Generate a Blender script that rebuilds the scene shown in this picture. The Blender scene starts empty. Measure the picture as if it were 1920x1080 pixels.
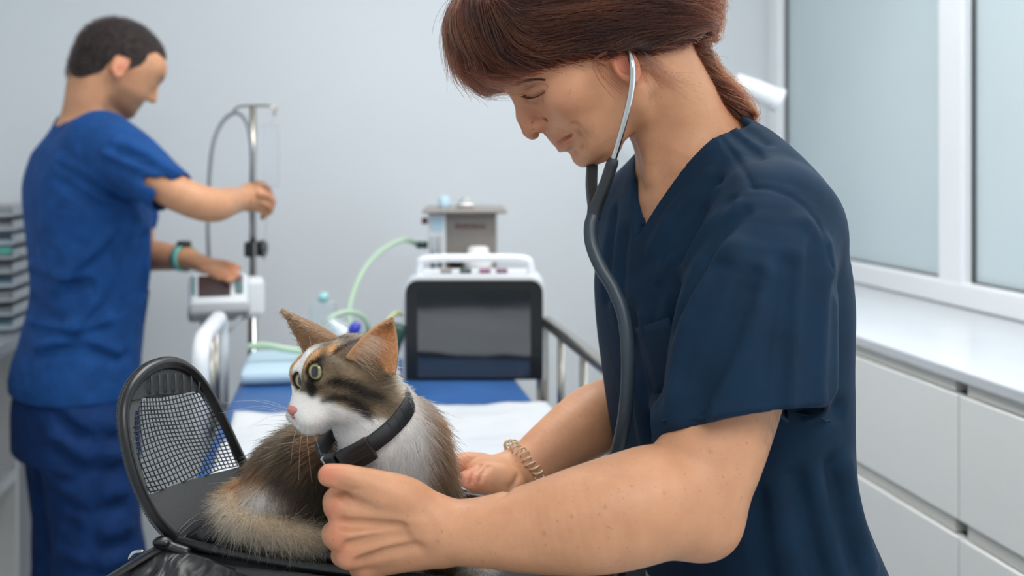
import bpy, bmesh, math, random
import numpy as np
from mathutils import Vector, Matrix, Euler

# ------------------------------------------------------------------ camera
FPX, PCX, PCY, ZC = 1867.0, 960.0, 305.0, 1.36      # focal length in pixels, principal point, eye height
TH = math.atan2(320.0, FPX)                         # the room is turned against the view by this angle
scene = bpy.context.scene
COL = scene.collection
cam_d = bpy.data.cameras.new('camera')
cam_d.sensor_width = 36.0
cam_d.lens = 36.0 * FPX / 1920.0
cam_d.shift_y = -(540.0 - PCY) / 1920.0
cam_d.clip_start = 0.02
cam_d.dof.use_dof = True
cam_d.dof.focus_distance = 0.88
cam_d.dof.aperture_fstop = 4.5
cam = bpy.data.objects.new('camera', cam_d)
cam.location = (0, 0, ZC)
cam.rotation_euler = (math.pi / 2, 0, 0)
COL.objects.link(cam)
scene.camera = cam

# ------------------------------------------------------------------ world, lights, exposure
vs = scene.view_settings
vs.view_transform = 'Standard'
vs.look = 'None'
vs.gamma = 1.0
vs.exposure = 0.04
vs.use_curve_mapping = False
world = bpy.data.worlds.new('world')
scene.world = world
world.use_nodes = True
scene.cycles.max_bounces = 10
scene.cycles.diffuse_bounces = 7
scene.cycles.transparent_max_bounces = 24
bg = world.node_tree.nodes['Background']
bg.inputs['Color'].default_value = (0.80, 0.90, 1.0, 1)
bg.inputs['Strength'].default_value = 1.0

CT, ST = math.cos(TH), math.sin(TH)
def R2W(a, b, z=0.0):
    """room coordinates (right, deep, up) to the world"""
    return np.array([a * CT - b * ST, a * ST + b * CT, z])
def W2R(p):
    return np.array([p[0] * CT + p[1] * ST, -p[0] * ST + p[1] * CT, p[2]])
def P(u, v, y):
    """a point of the place y metres deep that the lens sees at u, v"""
    return np.array([(u - PCX) / FPX * y, y, ZC - (v - PCY) / FPX * y])
def PX(px, y):
    return px / FPX * y

def area_light(name, loc, size, power, color, rot):
    d = bpy.data.lights.new(name, 'AREA')
    d.shape = 'RECTANGLE'
    d.size, d.size_y = size
    d.energy = power
    d.color = color
    o = bpy.data.objects.new(name, d)
    o.location = loc
    o.rotation_euler = rot
    COL.objects.link(o)
    return o
# two ceiling panels (their housings are built with the ceiling) and the frosted window's daylight
area_light('ceiling_panel_light', R2W(0.35, 1.55, 2.53), (1.15, 1.15), 13.5, (1.0, 0.985, 0.96), (0, 0, TH))
area_light('ceiling_panel_light', R2W(0.35, -0.75, 2.53), (1.15, 1.15), 15, (1.0, 0.985, 0.96), (0, 0, TH))  # unseen panel behind the camera, there to fill from the camera side
area_light('window_daylight', R2W(1.30, 0.9, 1.75), (1.2, 3.0), 10, (0.86, 0.94, 1.0), (0, math.pi / 2, TH))

# ------------------------------------------------------------------ materials
def lin(r, g, b):
    """8-bit colour as seen to linear"""
    f = lambda c: (c / 255 / 12.92) if c <= 10.31 else ((c / 255 + 0.055) / 1.055) ** 2.4
    return (f(r), f(g), f(b))
MATS = {}
class M:
    """small node helper"""
    def __init__(s, name, base=(0.8, 0.8, 0.8), rough=0.5, metal=0.0, spec=0.5, **kw):
        m = bpy.data.materials.new(name)
        m.use_nodes = True
        s.m, s.nt = m, m.node_tree
        s.b = s.nt.nodes['Principled BSDF']
        s.set('Base Color', (*base, 1)); s.set('Roughness', rough); s.set('Metallic', metal)
        s.set('Specular IOR Level', spec)
        for k, v in kw.items():
            s.set(k.replace('_', ' '), v)
        MATS[name] = m
    def set(s, k, v):
        s.b.inputs[k].default_value = v
    def n(s, t, **kw):
        n = s.nt.nodes.new(t)
        for k, v in kw.items():
            if k in n.inputs:
                n.inputs[k].default_value = v
            else:
                setattr(n, k, v)
        return n
    def l(s, a, ao, b, bi):
        s.nt.links.new(a.outputs[ao], b.inputs[bi])
    def coord(s, scale=(1, 1, 1), kind='Object'):
        t = s.n('ShaderNodeTexCoord'); mp = s.n('ShaderNodeMapping')
        mp.inputs['Scale'].default_value = scale
        s.l(t, kind, mp, 'Vector')
        return mp
    def noise(s, scale=5, detail=4, rough=0.5, vec=None, dist=0.0):
        n = s.n('ShaderNodeTexNoise')
        n.inputs['Scale'].default_value = scale; n.inputs['Detail'].default_value = detail
        n.inputs['Roughness'].default_value = rough; n.inputs['Distortion'].default_value = dist
        s.l(vec or s.coord(), 'Vector', n, 'Vector')
        return n
    def ramp(s, src, out, stops):
        r = s.n('ShaderNodeValToRGB')
        e = r.color_ramp.elements
        while len(e) < len(stops):
            e.new(0.5)
        for el, (p, c) in zip(e, stops):
            el.position = p
            el.color = (*c, 1) if len(c) == 3 else c
        s.l(src, out, r, 'Fac')
        return r
    def bump(s, src, out, strength=0.2, dist=0.01, prev=None):
        b = s.n('ShaderNodeBump')
        b.inputs['Strength'].default_value = strength; b.inputs['Distance'].default_value = dist
        s.l(src, out, b, 'Height')
        if prev: s.l(prev, 'Normal', b, 'Normal')
        s.l(b, 'Normal', s.b, 'Normal')
        return b
    def tint(s, c0, c1, scale=3, detail=3, lo=0.35, hi=0.65):
        n = s.noise(scale, detail)
        r = s.ramp(n, 'Fac', [(lo, c0), (hi, c1)])
        s.l(r, 'Color', s.b, 'Base Color')
        return r
def plain(name, rgb, rough=0.5, metal=0.0, var=0.06, scale=6, bump=0.0, bscale=200, **kw):
    c = lin(*rgb)
    q = M(name, c, rough, metal, **kw)
    q.tint(tuple(x * (1 - var) for x in c), tuple(min(1, x * (1 + var)) for x in c), scale)
    if bump:
        q.bump(q.noise(bscale, 3), 'Fac', bump, 0.001)
    return q.m

# ------------------------------------------------------------------ objects
def ob(name, data, parent=None, loc=None, rotz=0.0):
    o = bpy.data.objects.new(name, data)
    COL.objects.link(o)
    if parent is not None: o.parent = parent
    if loc is not None: o.location = loc
    if rotz: o.rotation_euler = (0, 0, rotz)
    return o
def tag(o, label=None, cat=None, group=None, kind=None):
    if label: o['label'] = label
    if cat: o['category'] = cat
    if group: o['group'] = group
    if kind: o['kind'] = kind
    return o
def thing(name, label, cat, loc=(0, 0, 0), rotz=0.0, group=None):
    return tag(ob(name, None, None, Vector(loc), rotz), label, cat, group)
def mesh(name, V, Fc, mat, parent=None, smooth=True, rel=True, attr=None):
    """a mesh from world coordinates (made local to an unrotated parent) """
    V = np.asarray(V, dtype=np.float64)
    if parent is not None and rel:
        q = parent; off = Vector((0, 0, 0))
        while q is not None:
            off = off + q.location; q = q.parent
        V = V - np.array(off)
    me = bpy.data.meshes.new(name)
    if isinstance(Fc, np.ndarray):
        n = Fc.shape[1]
        me.vertices.add(len(V)); me.vertices.foreach_set('co', V.astype(np.float32).ravel())
        me.loops.add(Fc.size); me.loops.foreach_set('vertex_index', Fc.astype(np.int32).ravel())
        me.polygons.add(len(Fc)); me.polygons.foreach_set('loop_start', np.arange(0, Fc.size, n, dtype=np.int32))
        me.update(calc_edges=True); me.validate()
    else:
        me.from_pydata([tuple(v) for v in V], [], [list(f) for f in Fc])
    if smooth:
        me.polygons.foreach_set('use_smooth', np.ones(len(me.polygons), dtype=bool))
    if attr is not None:
        a = me.color_attributes.new('col', 'FLOAT_COLOR', 'POINT')
        c = np.ones((len(V), 4), dtype=np.float32); c[:, :3] = attr
        a.data.foreach_set('color', c.ravel())
    if mat is not None: me.materials.append(mat)
    return ob(name, me, parent)
class MB:
    """collects boxes, tubes, lathes into one mesh (local coordinates)"""
    def __init__(s):
        s.v, s.f = [], []
    def add(s, V, Fc):
        k = len(s.v)
        s.v += [tuple(map(float, p)) for p in V]
        s.f += [[i + k for i in f] for f in Fc]
        return s
    def box(s, lo, hi, bev=0.0):
        lo, hi = np.array(lo, float), np.array(hi, float)
        bev = min(bev, *(0.49 * (hi - lo)))
        if bev <= 0:
            V = [(x, y, z) for x in (lo[0], hi[0]) for y in (lo[1], hi[1]) for z in (lo[2], hi[2])]
            return s.add(V, [(0, 1, 3, 2), (4, 6, 7, 5), (0, 4, 5, 1), (2, 3, 7, 6), (0, 2, 6, 4), (1, 5, 7, 3)])
        bm = bmesh.new()
        bmesh.ops.create_cube(bm, size=1.0)
        for v in bm.verts:
            v.co = Vector([lo[i] + (v.co[i] + 0.5) * (hi[i] - lo[i]) for i in range(3)])
        bmesh.ops.bevel(bm, geom=bm.edges[:], offset=bev, segments=2, profile=0.5, affect='EDGES')
        bm.verts.index_update()
        s.add([v.co[:] for v in bm.verts], [[v.index for v in f.verts] for f in bm.faces]); bm.free()
        return s
    def prism(s, pts, axis, lo, hi):
        """polygon pts in the two other axes, extruded along axis"""
        n = len(pts)
        def mk(p, h):
            q = list(p); q.insert(axis, h); return q
        V = [mk(p, lo) for p in pts] + [mk(p, hi) for p in pts]
        Fc = [list(range(n))[::-1], list(range(n, 2 * n))] + [[i, (i + 1) % n, n + (i + 1) % n, n + i] for i in range(n)]
        return s.add(V, Fc)
    def tube(s, pts, r, n=10, cap=True, flat=None, up=(0, 0, 1)):
        pts = np.array(pts, float); m = len(pts)
        rr = np.broadcast_to(np.asarray(r, float), (m,))
        T = np.gradient(pts, axis=0); T /= np.linalg.norm(T, axis=1)[:, None] + 1e-12
        a = np.array(up, float)
        if abs(T[0] @ a) > 0.95: a = np.array([1.0, 0, 0])
        V = []
        for i in range(m):
            a = a - T[i] * (a @ T[i]); a /= np.linalg.norm(a) + 1e-12
            b = np.cross(T[i], a)
            for k in range(n):
                t = 2 * math.pi * k / n
                fl = 1.0 if flat is None else flat
                V.append(pts[i] + rr[i] * (math.cos(t) * a * fl + math.sin(t) * b))
        Fc = [[i * n + k, i * n + (k + 1) % n, (i + 1) * n + (k + 1) % n, (i + 1) * n + k] for i in range(m - 1) for k in range(n)]
        if cap: Fc += [list(range(n))[::-1], list(range((m - 1) * n, m * n))]
        return s.add(V, Fc)
    def ring(s, pts, r, n=8):
        """closed tube"""
        pts = np.array(pts, float); m = len(pts)
        T = np.roll(pts, -1, 0) - np.roll(pts, 1, 0); T /= np.linalg.norm(T, axis=1)[:, None] + 1e-12
        nrm = np.cross(pts[0] - pts.mean(0), T[0]); nrm /= np.linalg.norm(nrm)
        V = []
        for i in range(m):
            a = nrm - T[i] * (nrm @ T[i]); a /= np.linalg.norm(a) + 1e-12
            b = np.cross(T[i], a)
            V += [pts[i] + r * (math.cos(t) * a + math.sin(t) * b) for t in np.arange(n) * 2 * math.pi / n]
        return s.add(V, [[i * n + k, i * n + (k + 1) % n, ((i + 1) % m) * n + (k + 1) % n, ((i + 1) % m) * n + k] for i in range(m) for k in range(n)])
    def lathe(s, prof, n=20, c=(0, 0, 0)):
        V = [(c[0] + r * math.cos(2 * math.pi * k / n), c[1] + r * math.sin(2 * math.pi * k / n), c[2] + z) for r, z in prof for k in range(n)]
        m = len(prof)
        Fc = [[i * n + k, i * n + (k + 1) % n, (i + 1) * n + (k + 1) % n, (i + 1) * n + k] for i in range(m - 1) for k in range(n)]
        Fc += [list(range(n))[::-1], list(range((m - 1) * n, m * n))]
        return s.add(V, Fc)
    def build(s, name, mat, parent=None, smooth=False, loc=None, rotz=0.0):
        o = mesh(name, s.v, s.f, mat, parent, smooth, rel=False)
        if loc is not None: o.location = Vector(loc)
        if rotz: o.rotation_euler = (0, 0, rotz)
        return o
def catmull(pts, n):
    """n points along a smooth curve through pts (rows may hold extra columns)"""
    p = np.array(pts, float)
    q = np.vstack([2 * p[0] - p[1], p, 2 * p[-1] - p[-2]])
    t = np.linspace(0, len(p) - 1 - 1e-9, n); i = t.astype(int); f = (t - i)[:, None]
    a, b, c, d = q[i], q[i + 1], q[i + 2], q[i + 3]
    return 0.5 * (2 * b + (c - a) * f + (2 * a - 5 * b + 4 * c - d) * f ** 2 + (3 * b - a - 3 * c + d) * f ** 3)
def smoothed(o, lev=1):
    m = o.modifiers.new('sub', 'SUBSURF'); m.levels = lev; m.render_levels = lev
    return o

# ------------------------------------------------------------------ implicit sculpting
def axis_pts(*segs):
    """segs: (start, end, step) one after the other"""
    out = []
    for a, b, s in segs:
        n = max(1, int(round((b - a) / s)))
        out += list(a + (b - a) * np.arange(n) / n)
    out.append(segs[-1][1])
    return np.array(out, dtype=np.float32)
class Frame:
    def __init__(s, o, x, y, z):
        s.o = np.array(o, float); s.R = np.array([x, y, z], float)     # rows are the local axes
    def loc(s, X, Y, Z):
        d = (X - np.float32(s.o[0]), Y - np.float32(s.o[1]), Z - np.float32(s.o[2])); R = s.R.astype(np.float32)
        return tuple(R[i, 0] * d[0] + R[i, 1] * d[1] + R[i, 2] * d[2] for i in range(3))
    def w(s, p):
        return s.o + np.asarray(p, float) @ s.R
class Grid:
    def __init__(s, xs, ys, zs):
        s.ax = [np.asarray(a, dtype=np.float32) for a in (xs, ys, zs)]
        s.d = np.full(tuple(len(a) for a in s.ax), 0.3, dtype=np.float32)
        s.pad = 0.008
    def op(s, f, lo, hi, mode='u', k=0.0, fr=None):
        """f(x, y, z) -> distance; lo, hi bound the shape in the frame fr (or the world)"""
        lo, hi = np.array(lo, float), np.array(hi, float)
        if fr is not None:
            c = np.array([[x, y, z] for x in (lo[0], hi[0]) for y in (lo[1], hi[1]) for z in (lo[2], hi[2])])
            c = fr.w(c); lo, hi = c.min(0), c.max(0)
        m = k + s.pad
        sl = []
        for i in range(3):
            a = max(0, int(np.searchsorted(s.ax[i], lo[i] - m)) - 1); b = min(len(s.ax[i]), int(np.searchsorted(s.ax[i], hi[i] + m)) + 1)
            if b <= a: return s
            sl.append(slice(a, b))
        X = s.ax[0][sl[0]][:, None, None]; Y = s.ax[1][sl[1]][None, :, None]; Z = s.ax[2][sl[2]][None, None, :]
        if fr is not None: X, Y, Z = fr.loc(X, Y, Z)
        n = f(X, Y, Z)
        c = s.d[tuple(sl)]
        if mode == 'u':
            r = np.minimum(c, n)
            if k > 0:
                h = np.maximum(k - np.abs(c - n), 0); r = r - h * h * np.float32(0.25 / k)
        else:
            if mode == 's': n = -n
            r = np.maximum(c, n)
            if k > 0:
                h = np.maximum(k - np.abs(c - n), 0); r = r + h * h * np.float32(0.25 / k)
        s.d[tuple(sl)] = r
        return s
    def cone(s, a, b, ra, rb=None, k=0.0, mode='u', fr=None, sym=False, sq=None):
        """tapered capsule; sq=(axis, factor) squashes the section along a direction"""
        rb = ra if rb is None else rb
        a, b = np.array(a, np.float32), np.array(b, np.float32); e = b - a; L = float(e @ e) + 1e-12
        if sq is not None:
            q = np.array(sq[0], np.float32); q = q / np.linalg.norm(q); qf = np.float32(1.0 / sq[1] - 1.0)
        def f(X, Y, Z):
            if sym: Y = np.abs(Y)
            x, y, z = X - a[0], Y - a[1], Z - a[2]
            t = np.clip((x * e[0] + y * e[1] + z * e[2]) / L, 0, 1)
            x, y, z = x - t * e[0], y - t * e[1], z - t * e[2]
            r = np.float32(ra) + np.float32(rb - ra) * t
            if sq is None:
                return np.sqrt(x * x + y * y + z * z) - r
            w = (x * q[0] + y * q[1] + z * q[2]) * qf
            x, y, z = x + w * q[0], y + w * q[1], z + w * q[2]
            return (np.sqrt(x * x + y * y + z * z) - r) * np.float32(min(1.0, sq[1]) if sq[1] < 1 else 1.0)
        R = max(ra, rb) * (max(1.0, sq[1]) if sq else 1.0)
        lo, hi = np.minimum(a, b) - R, np.maximum(a, b) + R
        if sym: lo[1], hi[1] = -max(abs(lo[1]), abs(hi[1])), max(abs(lo[1]), abs(hi[1]))
        return s.op(f, lo, hi, mode, k, fr)
    def chain(s, pts, n=None, k=0.0, mode='u', fr=None, sq=None):
        """pts rows x, y, z, r: one smooth tapering tube"""
        q = catmull(pts, n or 6 * len(pts)).astype(np.float32)
        R = float(q[:, 3].max()) * (max(1.0, sq[1]) if sq else 1.0)
        if sq is not None:
            qa = np.array(sq[0], np.float32); qa = qa / np.linalg.norm(qa); qf = np.float32(1.0 / sq[1] - 1.0)
        def f(X, Y, Z):
            best = None
            for i in range(len(q) - 1):
                a, b = q[i], q[i + 1]; e = b[:3] - a[:3]; L = float(e @ e) + 1e-12
                x, y, z = X - a[0], Y - a[1], Z - a[2]
                t = np.clip((x * e[0] + y * e[1] + z * e[2]) / L, 0, 1)
                x, y, z = x - t * e[0], y - t * e[1], z - t * e[2]
                if sq is not None:
                    w = (x * qa[0] + y * qa[1] + z * qa[2]) * qf
                    x, y, z = x + w * qa[0], y + w * qa[1], z + w * qa[2]
                d = np.sqrt(x * x + y * y + z * z) - (a[3] + (b[3] - a[3]) * t)
                best = d if best is None else np.minimum(best, d)
            return best
        return s.op(f, q[:, :3].min(0) - R, q[:, :3].max(0) + R, mode, k, fr)
    def ell(s, c, r, k=0.0, mode='u', fr=None, sym=False, R=None):
        """ellipsoid, R rows = its own axes"""
        c = np.array(c, np.float32); r = np.array(r, np.float32)
        RR = None if R is None else np.array(R, np.float32)
        def f(X, Y, Z):
            if sym: Y = np.abs(Y)
            x, y, z = X - c[0], Y - c[1], Z - c[2]
            if RR is not None:
                x, y, z = (RR[i, 0] * x + RR[i, 1] * y + RR[i, 2] * z for i in range(3))
            a = np.sqrt((x / r[0]) ** 2 + (y / r[1]) ** 2 + (z / r[2]) ** 2)
            b = np.sqrt((x / r[0] ** 2) ** 2 + (y / r[1] ** 2) ** 2 + (z / r[2] ** 2) ** 2) + np.float32(1e-6)
            return a * (a - 1) / b
        e = r if R is None else np.full(3, r.max())
        lo, hi = c - e, c + e
        if sym: lo[1], hi[1] = -max(abs(lo[1]), abs(hi[1])), max(abs(lo[1]), abs(hi[1]))
        return s.op(f, lo, hi, mode, k, fr)
    def loft(s, rows, n=2.0, k=0.0, mode='u', fr=None, grow=0.0):
        """rows: z, cx, cy, rx, ry (z rising): superellipse sections stacked along z"""
        q = np.array(rows, float)
        zz = np.linspace(q[0, 0], q[-1, 0], 160)
        ii = np.interp(zz, q[:, 0], np.arange(len(q)))
        # smooth interpolation: catmull in index space
        qq = np.vstack([2 * q[0] - q[1], q, 2 * q[-1] - q[-2]]); i = np.minimum(ii.astype(int), len(q) - 2); f_ = (ii - i)[:, None]
        a, b, c, d = qq[i], qq[i + 1], qq[i + 2], qq[i + 3]
        tab = (0.5 * (2 * b + (c - a) * f_ + (2 * a - 5 * b + 4 * c - d) * f_ ** 2 + (3 * b - a - 3 * c + d) * f_ ** 3))
        z0, z1 = q[0, 0], q[-1, 0]
        def f(X, Y, Z):
            g = lambda j: np.interp(Z, zz, tab[:, j]).astype(np.float32)
            rx, ry = g(3) + np.float32(grow), g(4) + np.float32(grow)
            x, y = np.abs(X - g(1)) / rx, np.abs(Y - g(2)) / ry
            qn = (x ** n + y ** n) ** np.float32(1.0 / n)
            dd = (qn - 1) * np.minimum(rx, ry)
            return np.maximum(dd, np.maximum(np.float32(z0) - Z, Z - np.float32(z1)))
        lo = [(q[:, 1] - q[:, 3]).min() - grow, (q[:, 2] - q[:, 4]).min() - grow, z0]
        hi = [(q[:, 1] + q[:, 3]).max() + grow, (q[:, 2] + q[:, 4]).max() + grow, z1]
        return s.op(f, lo, hi, mode, k, fr)
    def plane(s, p, n, mode='i', k=0.0, lo=None, hi=None):
        """keep the side behind the normal (mode i)"""
        n = np.array(n, float); n /= np.linalg.norm(n); c = float(n @ np.array(p, float)); n = n.astype(np.float32)
        lo = [a[0] for a in s.ax] if lo is None else lo
        hi = [a[-1] for a in s.ax] if hi is None else hi
        return s.op(lambda X, Y, Z: X * n[0] + Y * n[1] + Z * n[2] - np.float32(c), lo, hi, mode, k)
    def copy(s):
        g = Grid.__new__(Grid); g.ax = s.ax; g.d = s.d.copy(); g.pad = s.pad
        return g
    def poly(s, smooth=0, keep=0):
        d, (ax, ay, az) = s.d, s.ax
        for i in range(3):                                  # close at the border
            sl = [slice(None)] * 3
            sl[i] = 0; d[tuple(sl)] = np.maximum(d[tuple(sl)], 1e-4)
            sl[i] = -1; d[tuple(sl)] = np.maximum(d[tuple(sl)], 1e-4)
        neg = d < 0
        c = np.zeros(tuple(n - 1 for n in d.shape), np.uint8)
        for i in (0, 1):
            for j in (0, 1):
                for k in (0, 1):
                    c += neg[i:d.shape[0] - 1 + i, j:d.shape[1] - 1 + j, k:d.shape[2] - 1 + k]
        I, J, K = np.nonzero((c > 0) & (c < 8))
        del c
        idm = np.full(tuple(n - 1 for n in d.shape), -1, np.int32); idm[I, J, K] = np.arange(len(I), dtype=np.int32)
        acc = np.zeros((len(I), 3)); cnt = np.zeros(len(I))
        cor = [(i, j, k) for i in (0, 1) for j in (0, 1) for k in (0, 1)]
        val = {q: d[I + q[0], J + q[1], K + q[2]].astype(np.float64) for q in cor}
        pos = lambda q: np.stack([ax[I + q[0]], ay[J + q[1]], az[K + q[2]]], 1).astype(np.float64)
        for q in cor:
            for t in range(3):
                if q[t]: continue
                r = list(q); r[t] = 1; r = tuple(r)
                va, vb = val[q], val[r]
                cr = (va < 0) != (vb < 0)
                tt = np.where(cr, va / np.where(cr, va - vb, 1), 0)
                acc += np.where(cr[:, None], pos(q) + (pos(r) - pos(q)) * tt[:, None], 0); cnt += cr
        V = acc / cnt[:, None]
        Q = []
        for t in range(3):
            o1, o2 = (t + 1) % 3, (t + 2) % 3
            A = [slice(None)] * 3; B = [slice(None)] * 3
            A[t] = slice(0, -1); B[t] = slice(1, None)
            for o in (o1, o2):
                A[o] = slice(1, -1); B[o] = slice(1, -1)
            na, nb = neg[tuple(A)], neg[tuple(B)]
            e = np.stack(np.nonzero(na != nb), 1)
            if not len(e): continue
            fl = na[tuple(e.T)]
            e[:, o1] += 1; e[:, o2] += 1
            def cell(d1, d2):
                x = e.copy(); x[:, o1] += d1; x[:, o2] += d2
                return idm[x[:, 0], x[:, 1], x[:, 2]]
            q = np.stack([cell(-1, -1), cell(0, -1), cell(0, 0), cell(-1, 0)], 1)
            q[~fl] = q[~fl][:, ::-1]
            Q.append(q)
        Q = np.vstack(Q)
        if keep: V, Q = biggest(V, Q, keep)
        for _ in range(smooth):
            V = relax(V, Q, 0.5); V = relax(V, Q, -0.52)
        return V, Q
def biggest(V, Q, keep):
    """drop loose crumbs: pieces with less than a share of the largest piece's vertices"""
    lab = np.arange(len(V))
    while True:
        m = lab[Q].min(1); new = lab.copy()
        for i in range(4): np.minimum.at(new, Q[:, i], m)
        new = new[new]
        if (new == lab).all(): break
        lab = new
    n = np.bincount(lab, minlength=len(V)); ok = n[lab] >= keep * n.max()
    idx = np.cumsum(ok) - 1
    return V[ok], idx[Q[ok[Q[:, 0]]]]
def relax(V, Q, w):
    S = np.zeros_like(V); n = np.zeros(len(V))
    for i in range(Q.shape[1]):
        a, b = Q[:, i], Q[:, (i + 1) % Q.shape[1]]
        for t in range(3):
            S[:, t] += np.bincount(a, V[b, t], len(V)) + np.bincount(b, V[a, t], len(V))
        n += np.bincount(a, minlength=len(V)) + np.bincount(b, minlength=len(V))
    return V + w * (S / np.maximum(n, 1)[:, None] - V)
def vnormals(V, Q):
    a, b = V[Q[:, 2]] - V[Q[:, 0]], V[Q[:, 3]] - V[Q[:, 1]]
    fn = np.cross(a, b); N = np.zeros_like(V)
    for i in range(4):
        for t in range(3):
            N[:, t] += np.bincount(Q[:, i], fn[:, t], len(V))
    return N / (np.linalg.norm(N, axis=1)[:, None] + 1e-12)
def sample_surface(V, Q, n, rng, weight=None):
    """n random points on the quads with normals"""
    N = vnormals(V, Q)
    fn = np.cross(V[Q[:, 2]] - V[Q[:, 0]], V[Q[:, 3]] - V[Q[:, 1]])
    A = np.linalg.norm(fn, axis=1)
    if weight is not None: A = A * weight(V[Q].mean(1))
    i = rng.choice(len(Q), n, p=A / A.sum())
    s, t = rng.random((2, n, 1))
    w = [(1 - s) * (1 - t), s * (1 - t), s * t, (1 - s) * t]
    p = sum(w[j] * V[Q[i, j]] for j in range(4)); m = sum(w[j] * N[Q[i, j]] for j in range(4))
    return p, m / (np.linalg.norm(m, axis=1)[:, None] + 1e-12)
def vnoise(p, scale, seed=0):
    """cheap smooth noise in -1..1 for points"""
    r = np.random.default_rng(seed); out = np.zeros(len(p))
    for i in range(6):
        k = r.normal(size=3); k *= scale * (0.6 + 0.9 * r.random()) / np.linalg.norm(k)
        out += np.sin(p @ k + r.random() * 6.28)
    return out / 3.0
def blob(p, c, r):
    """soft mask around c"""
    d = (np.asarray(p) - np.asarray(c)) / np.asarray(r, float)
    return np.exp(-(d * d).sum(1))
def ss(x, a, b):
    t = np.clip((x - a) / (b - a), 0, 1)
    return t * t * (3 - 2 * t)
def hair_obj(name, pts, rad, mat, parent=None, col=None, kind=None):
    """pts (n, m, 3) world strands, rad (m,) or (n, m)"""
    n, m = pts.shape[:2]
    off = np.zeros(3); q = parent
    while q is not None:
        off = off + np.array(q.location); q = q.parent
    h = bpy.data.hair_curves.new(name)
    h.add_curves([m] * n)
    h.attributes['position'].data.foreach_set('vector', (pts - off).astype(np.float32).ravel())
    a = h.attributes.new('radius', 'FLOAT', 'POINT')
    a.data.foreach_set('value', np.broadcast_to(np.asarray(rad, np.float32), (n, m)).ravel().astype(np.float32))
    if col is not None:
        a = h.attributes.new('col', 'FLOAT_COLOR', 'POINT')
        c = np.ones((n, m, 4), np.float32)
        c[..., :3] = col if col.ndim == 3 else col[:, None, :]
        a.data.foreach_set('color', c.ravel())
    h.materials.append(mat)
    o = ob(name, h, parent)
    if kind: o['kind'] = kind
    return o
# ---- tools that look at a sculpted volume
def gsample(g, p):
    """trilinear distance at points (n, 3)"""
    p = np.asarray(p, float); ix = []; fx = []
    for t in range(3):
        a = g.ax[t]; i = np.clip(np.searchsorted(a, p[:, t]) - 1, 0, len(a) - 2)
        ix.append(i); fx.append(np.clip((p[:, t] - a[i]) / (a[i + 1] - a[i]), 0, 1))
    out = 0
    for i in (0, 1):
        for j in (0, 1):
            for k in (0, 1):
                w = (fx[0] if i else 1 - fx[0]) * (fx[1] if j else 1 - fx[1]) * (fx[2] if k else 1 - fx[2])
                out = out + w * g.d[ix[0] + i, ix[1] + j, ix[2] + k]
    return out
def ggrad(g, p, e=0.003):
    G = np.stack([gsample(g, p + np.eye(3)[t] * e) - gsample(g, p - np.eye(3)[t] * e) for t in range(3)], 1)
    return G / (np.linalg.norm(G, axis=1)[:, None] + 1e-9)
def hit(g, u, v, y0=None):
    """the first surface point of the volume along a line of sight, so that a fold can be drawn on it"""
    ys = np.arange(float(g.ax[1][0]) if y0 is None else y0, float(g.ax[1][-1]), 0.001)
    p = np.stack([(u - PCX) / FPX * ys, ys, ZC - (v - PCY) / FPX * ys], 1)
    d = gsample(g, p); i = np.nonzero(d < 0)[0]
    if not len(i): return None
    return p[max(0, i[0])]
def stroke(g, pts, r=0.004, k=0.008, mode='u', sink=0.0, n=None, y0=None):
    """ridge (u) or groove (s) along a line drawn over the surface; pts rows u, v[, radius factor]"""
    q = [(p[0], p[1], p[2] if len(p) > 2 else 1.0) for p in pts]
    q = catmull(q, n or max(6, 4 * len(q)))
    out = []
    for u, v, f in q:
        h = hit(g, u, v, y0)
        if h is not None: out.append((h[0], h[1] + sink, h[2], max(1e-4, r * f)))
    if len(out) > 1:
        out = np.array(out); y = out[:, 1]
        y = np.array([np.median(y[max(0, i - 1):i + 2]) for i in range(len(y))])
        out[:, 1] = y
        g.chain(out, len(out), k, mode)
    return g
def comb(g, roots, flow, steps, step, lift=0.0, rng=None, jitter=0.0):
    """strands that start at roots and follow flow(p) along the surface; returns (n, steps+1, 3)"""
    p = roots.copy(); out = [p.copy()]
    for i in range(steps):
        n = ggrad(g, p)
        f = flow(p)
        if jitter and rng is not None: f = f + rng.normal(size=f.shape) * jitter
        f = f - n * (f * n).sum(1)[:, None]
        f /= np.linalg.norm(f, axis=1)[:, None] + 1e-9
        p = p + f * step
        d = gsample(g, p)
        p = p - ggrad(g, p) * (d - lift)[:, None]
        out.append(p.copy())
    return np.stack(out, 1)

# ================================================================== the room
m_wall = plain('wall_paint', (209, 214, 218), 0.75, var=0.015, scale=2, bump=0.05, bscale=120)
m_ceil = plain('ceiling_paint', (236, 236, 234), 0.8, var=0.01)
m_floor = plain('vinyl_floor', (205, 208, 210), 0.35, var=0.05, scale=14)
m_white = plain('white_lacquer', (222, 223, 222), 0.28, var=0.012, scale=4)
m_frame = plain('white_window_frame', (226, 229, 232), 0.35, var=0.01)
m_cabin = plain('cabinet_carcass', (205, 204, 198), 0.5, var=0.02)
m_stone = plain('white_worktop', (192, 196, 201), 0.25, var=0.012, scale=9)
m_seal = plain('window_gasket', (52, 56, 58), 0.6)
m_chrome = plain('chrome', (200, 200, 198), 0.16, 1.0, var=0.03)
m_plastic = plain('white_plastic', (216, 219, 223), 0.35, var=0.015)
m_grey = plain('grey_plastic', (150, 154, 158), 0.4, var=0.03)
m_black = plain('black_plastic', (24, 25, 27), 0.38, var=0.1)
m_beige = plain('beige_shelf_board', (176, 168, 156), 0.55, var=0.03)
q = M('frosted_glass', lin(200, 214, 219), 0.32)
q.set('Transmission Weight', 0.12)
q.tint(lin(194, 209, 214), lin(204, 217, 222), 1.3)
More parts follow.
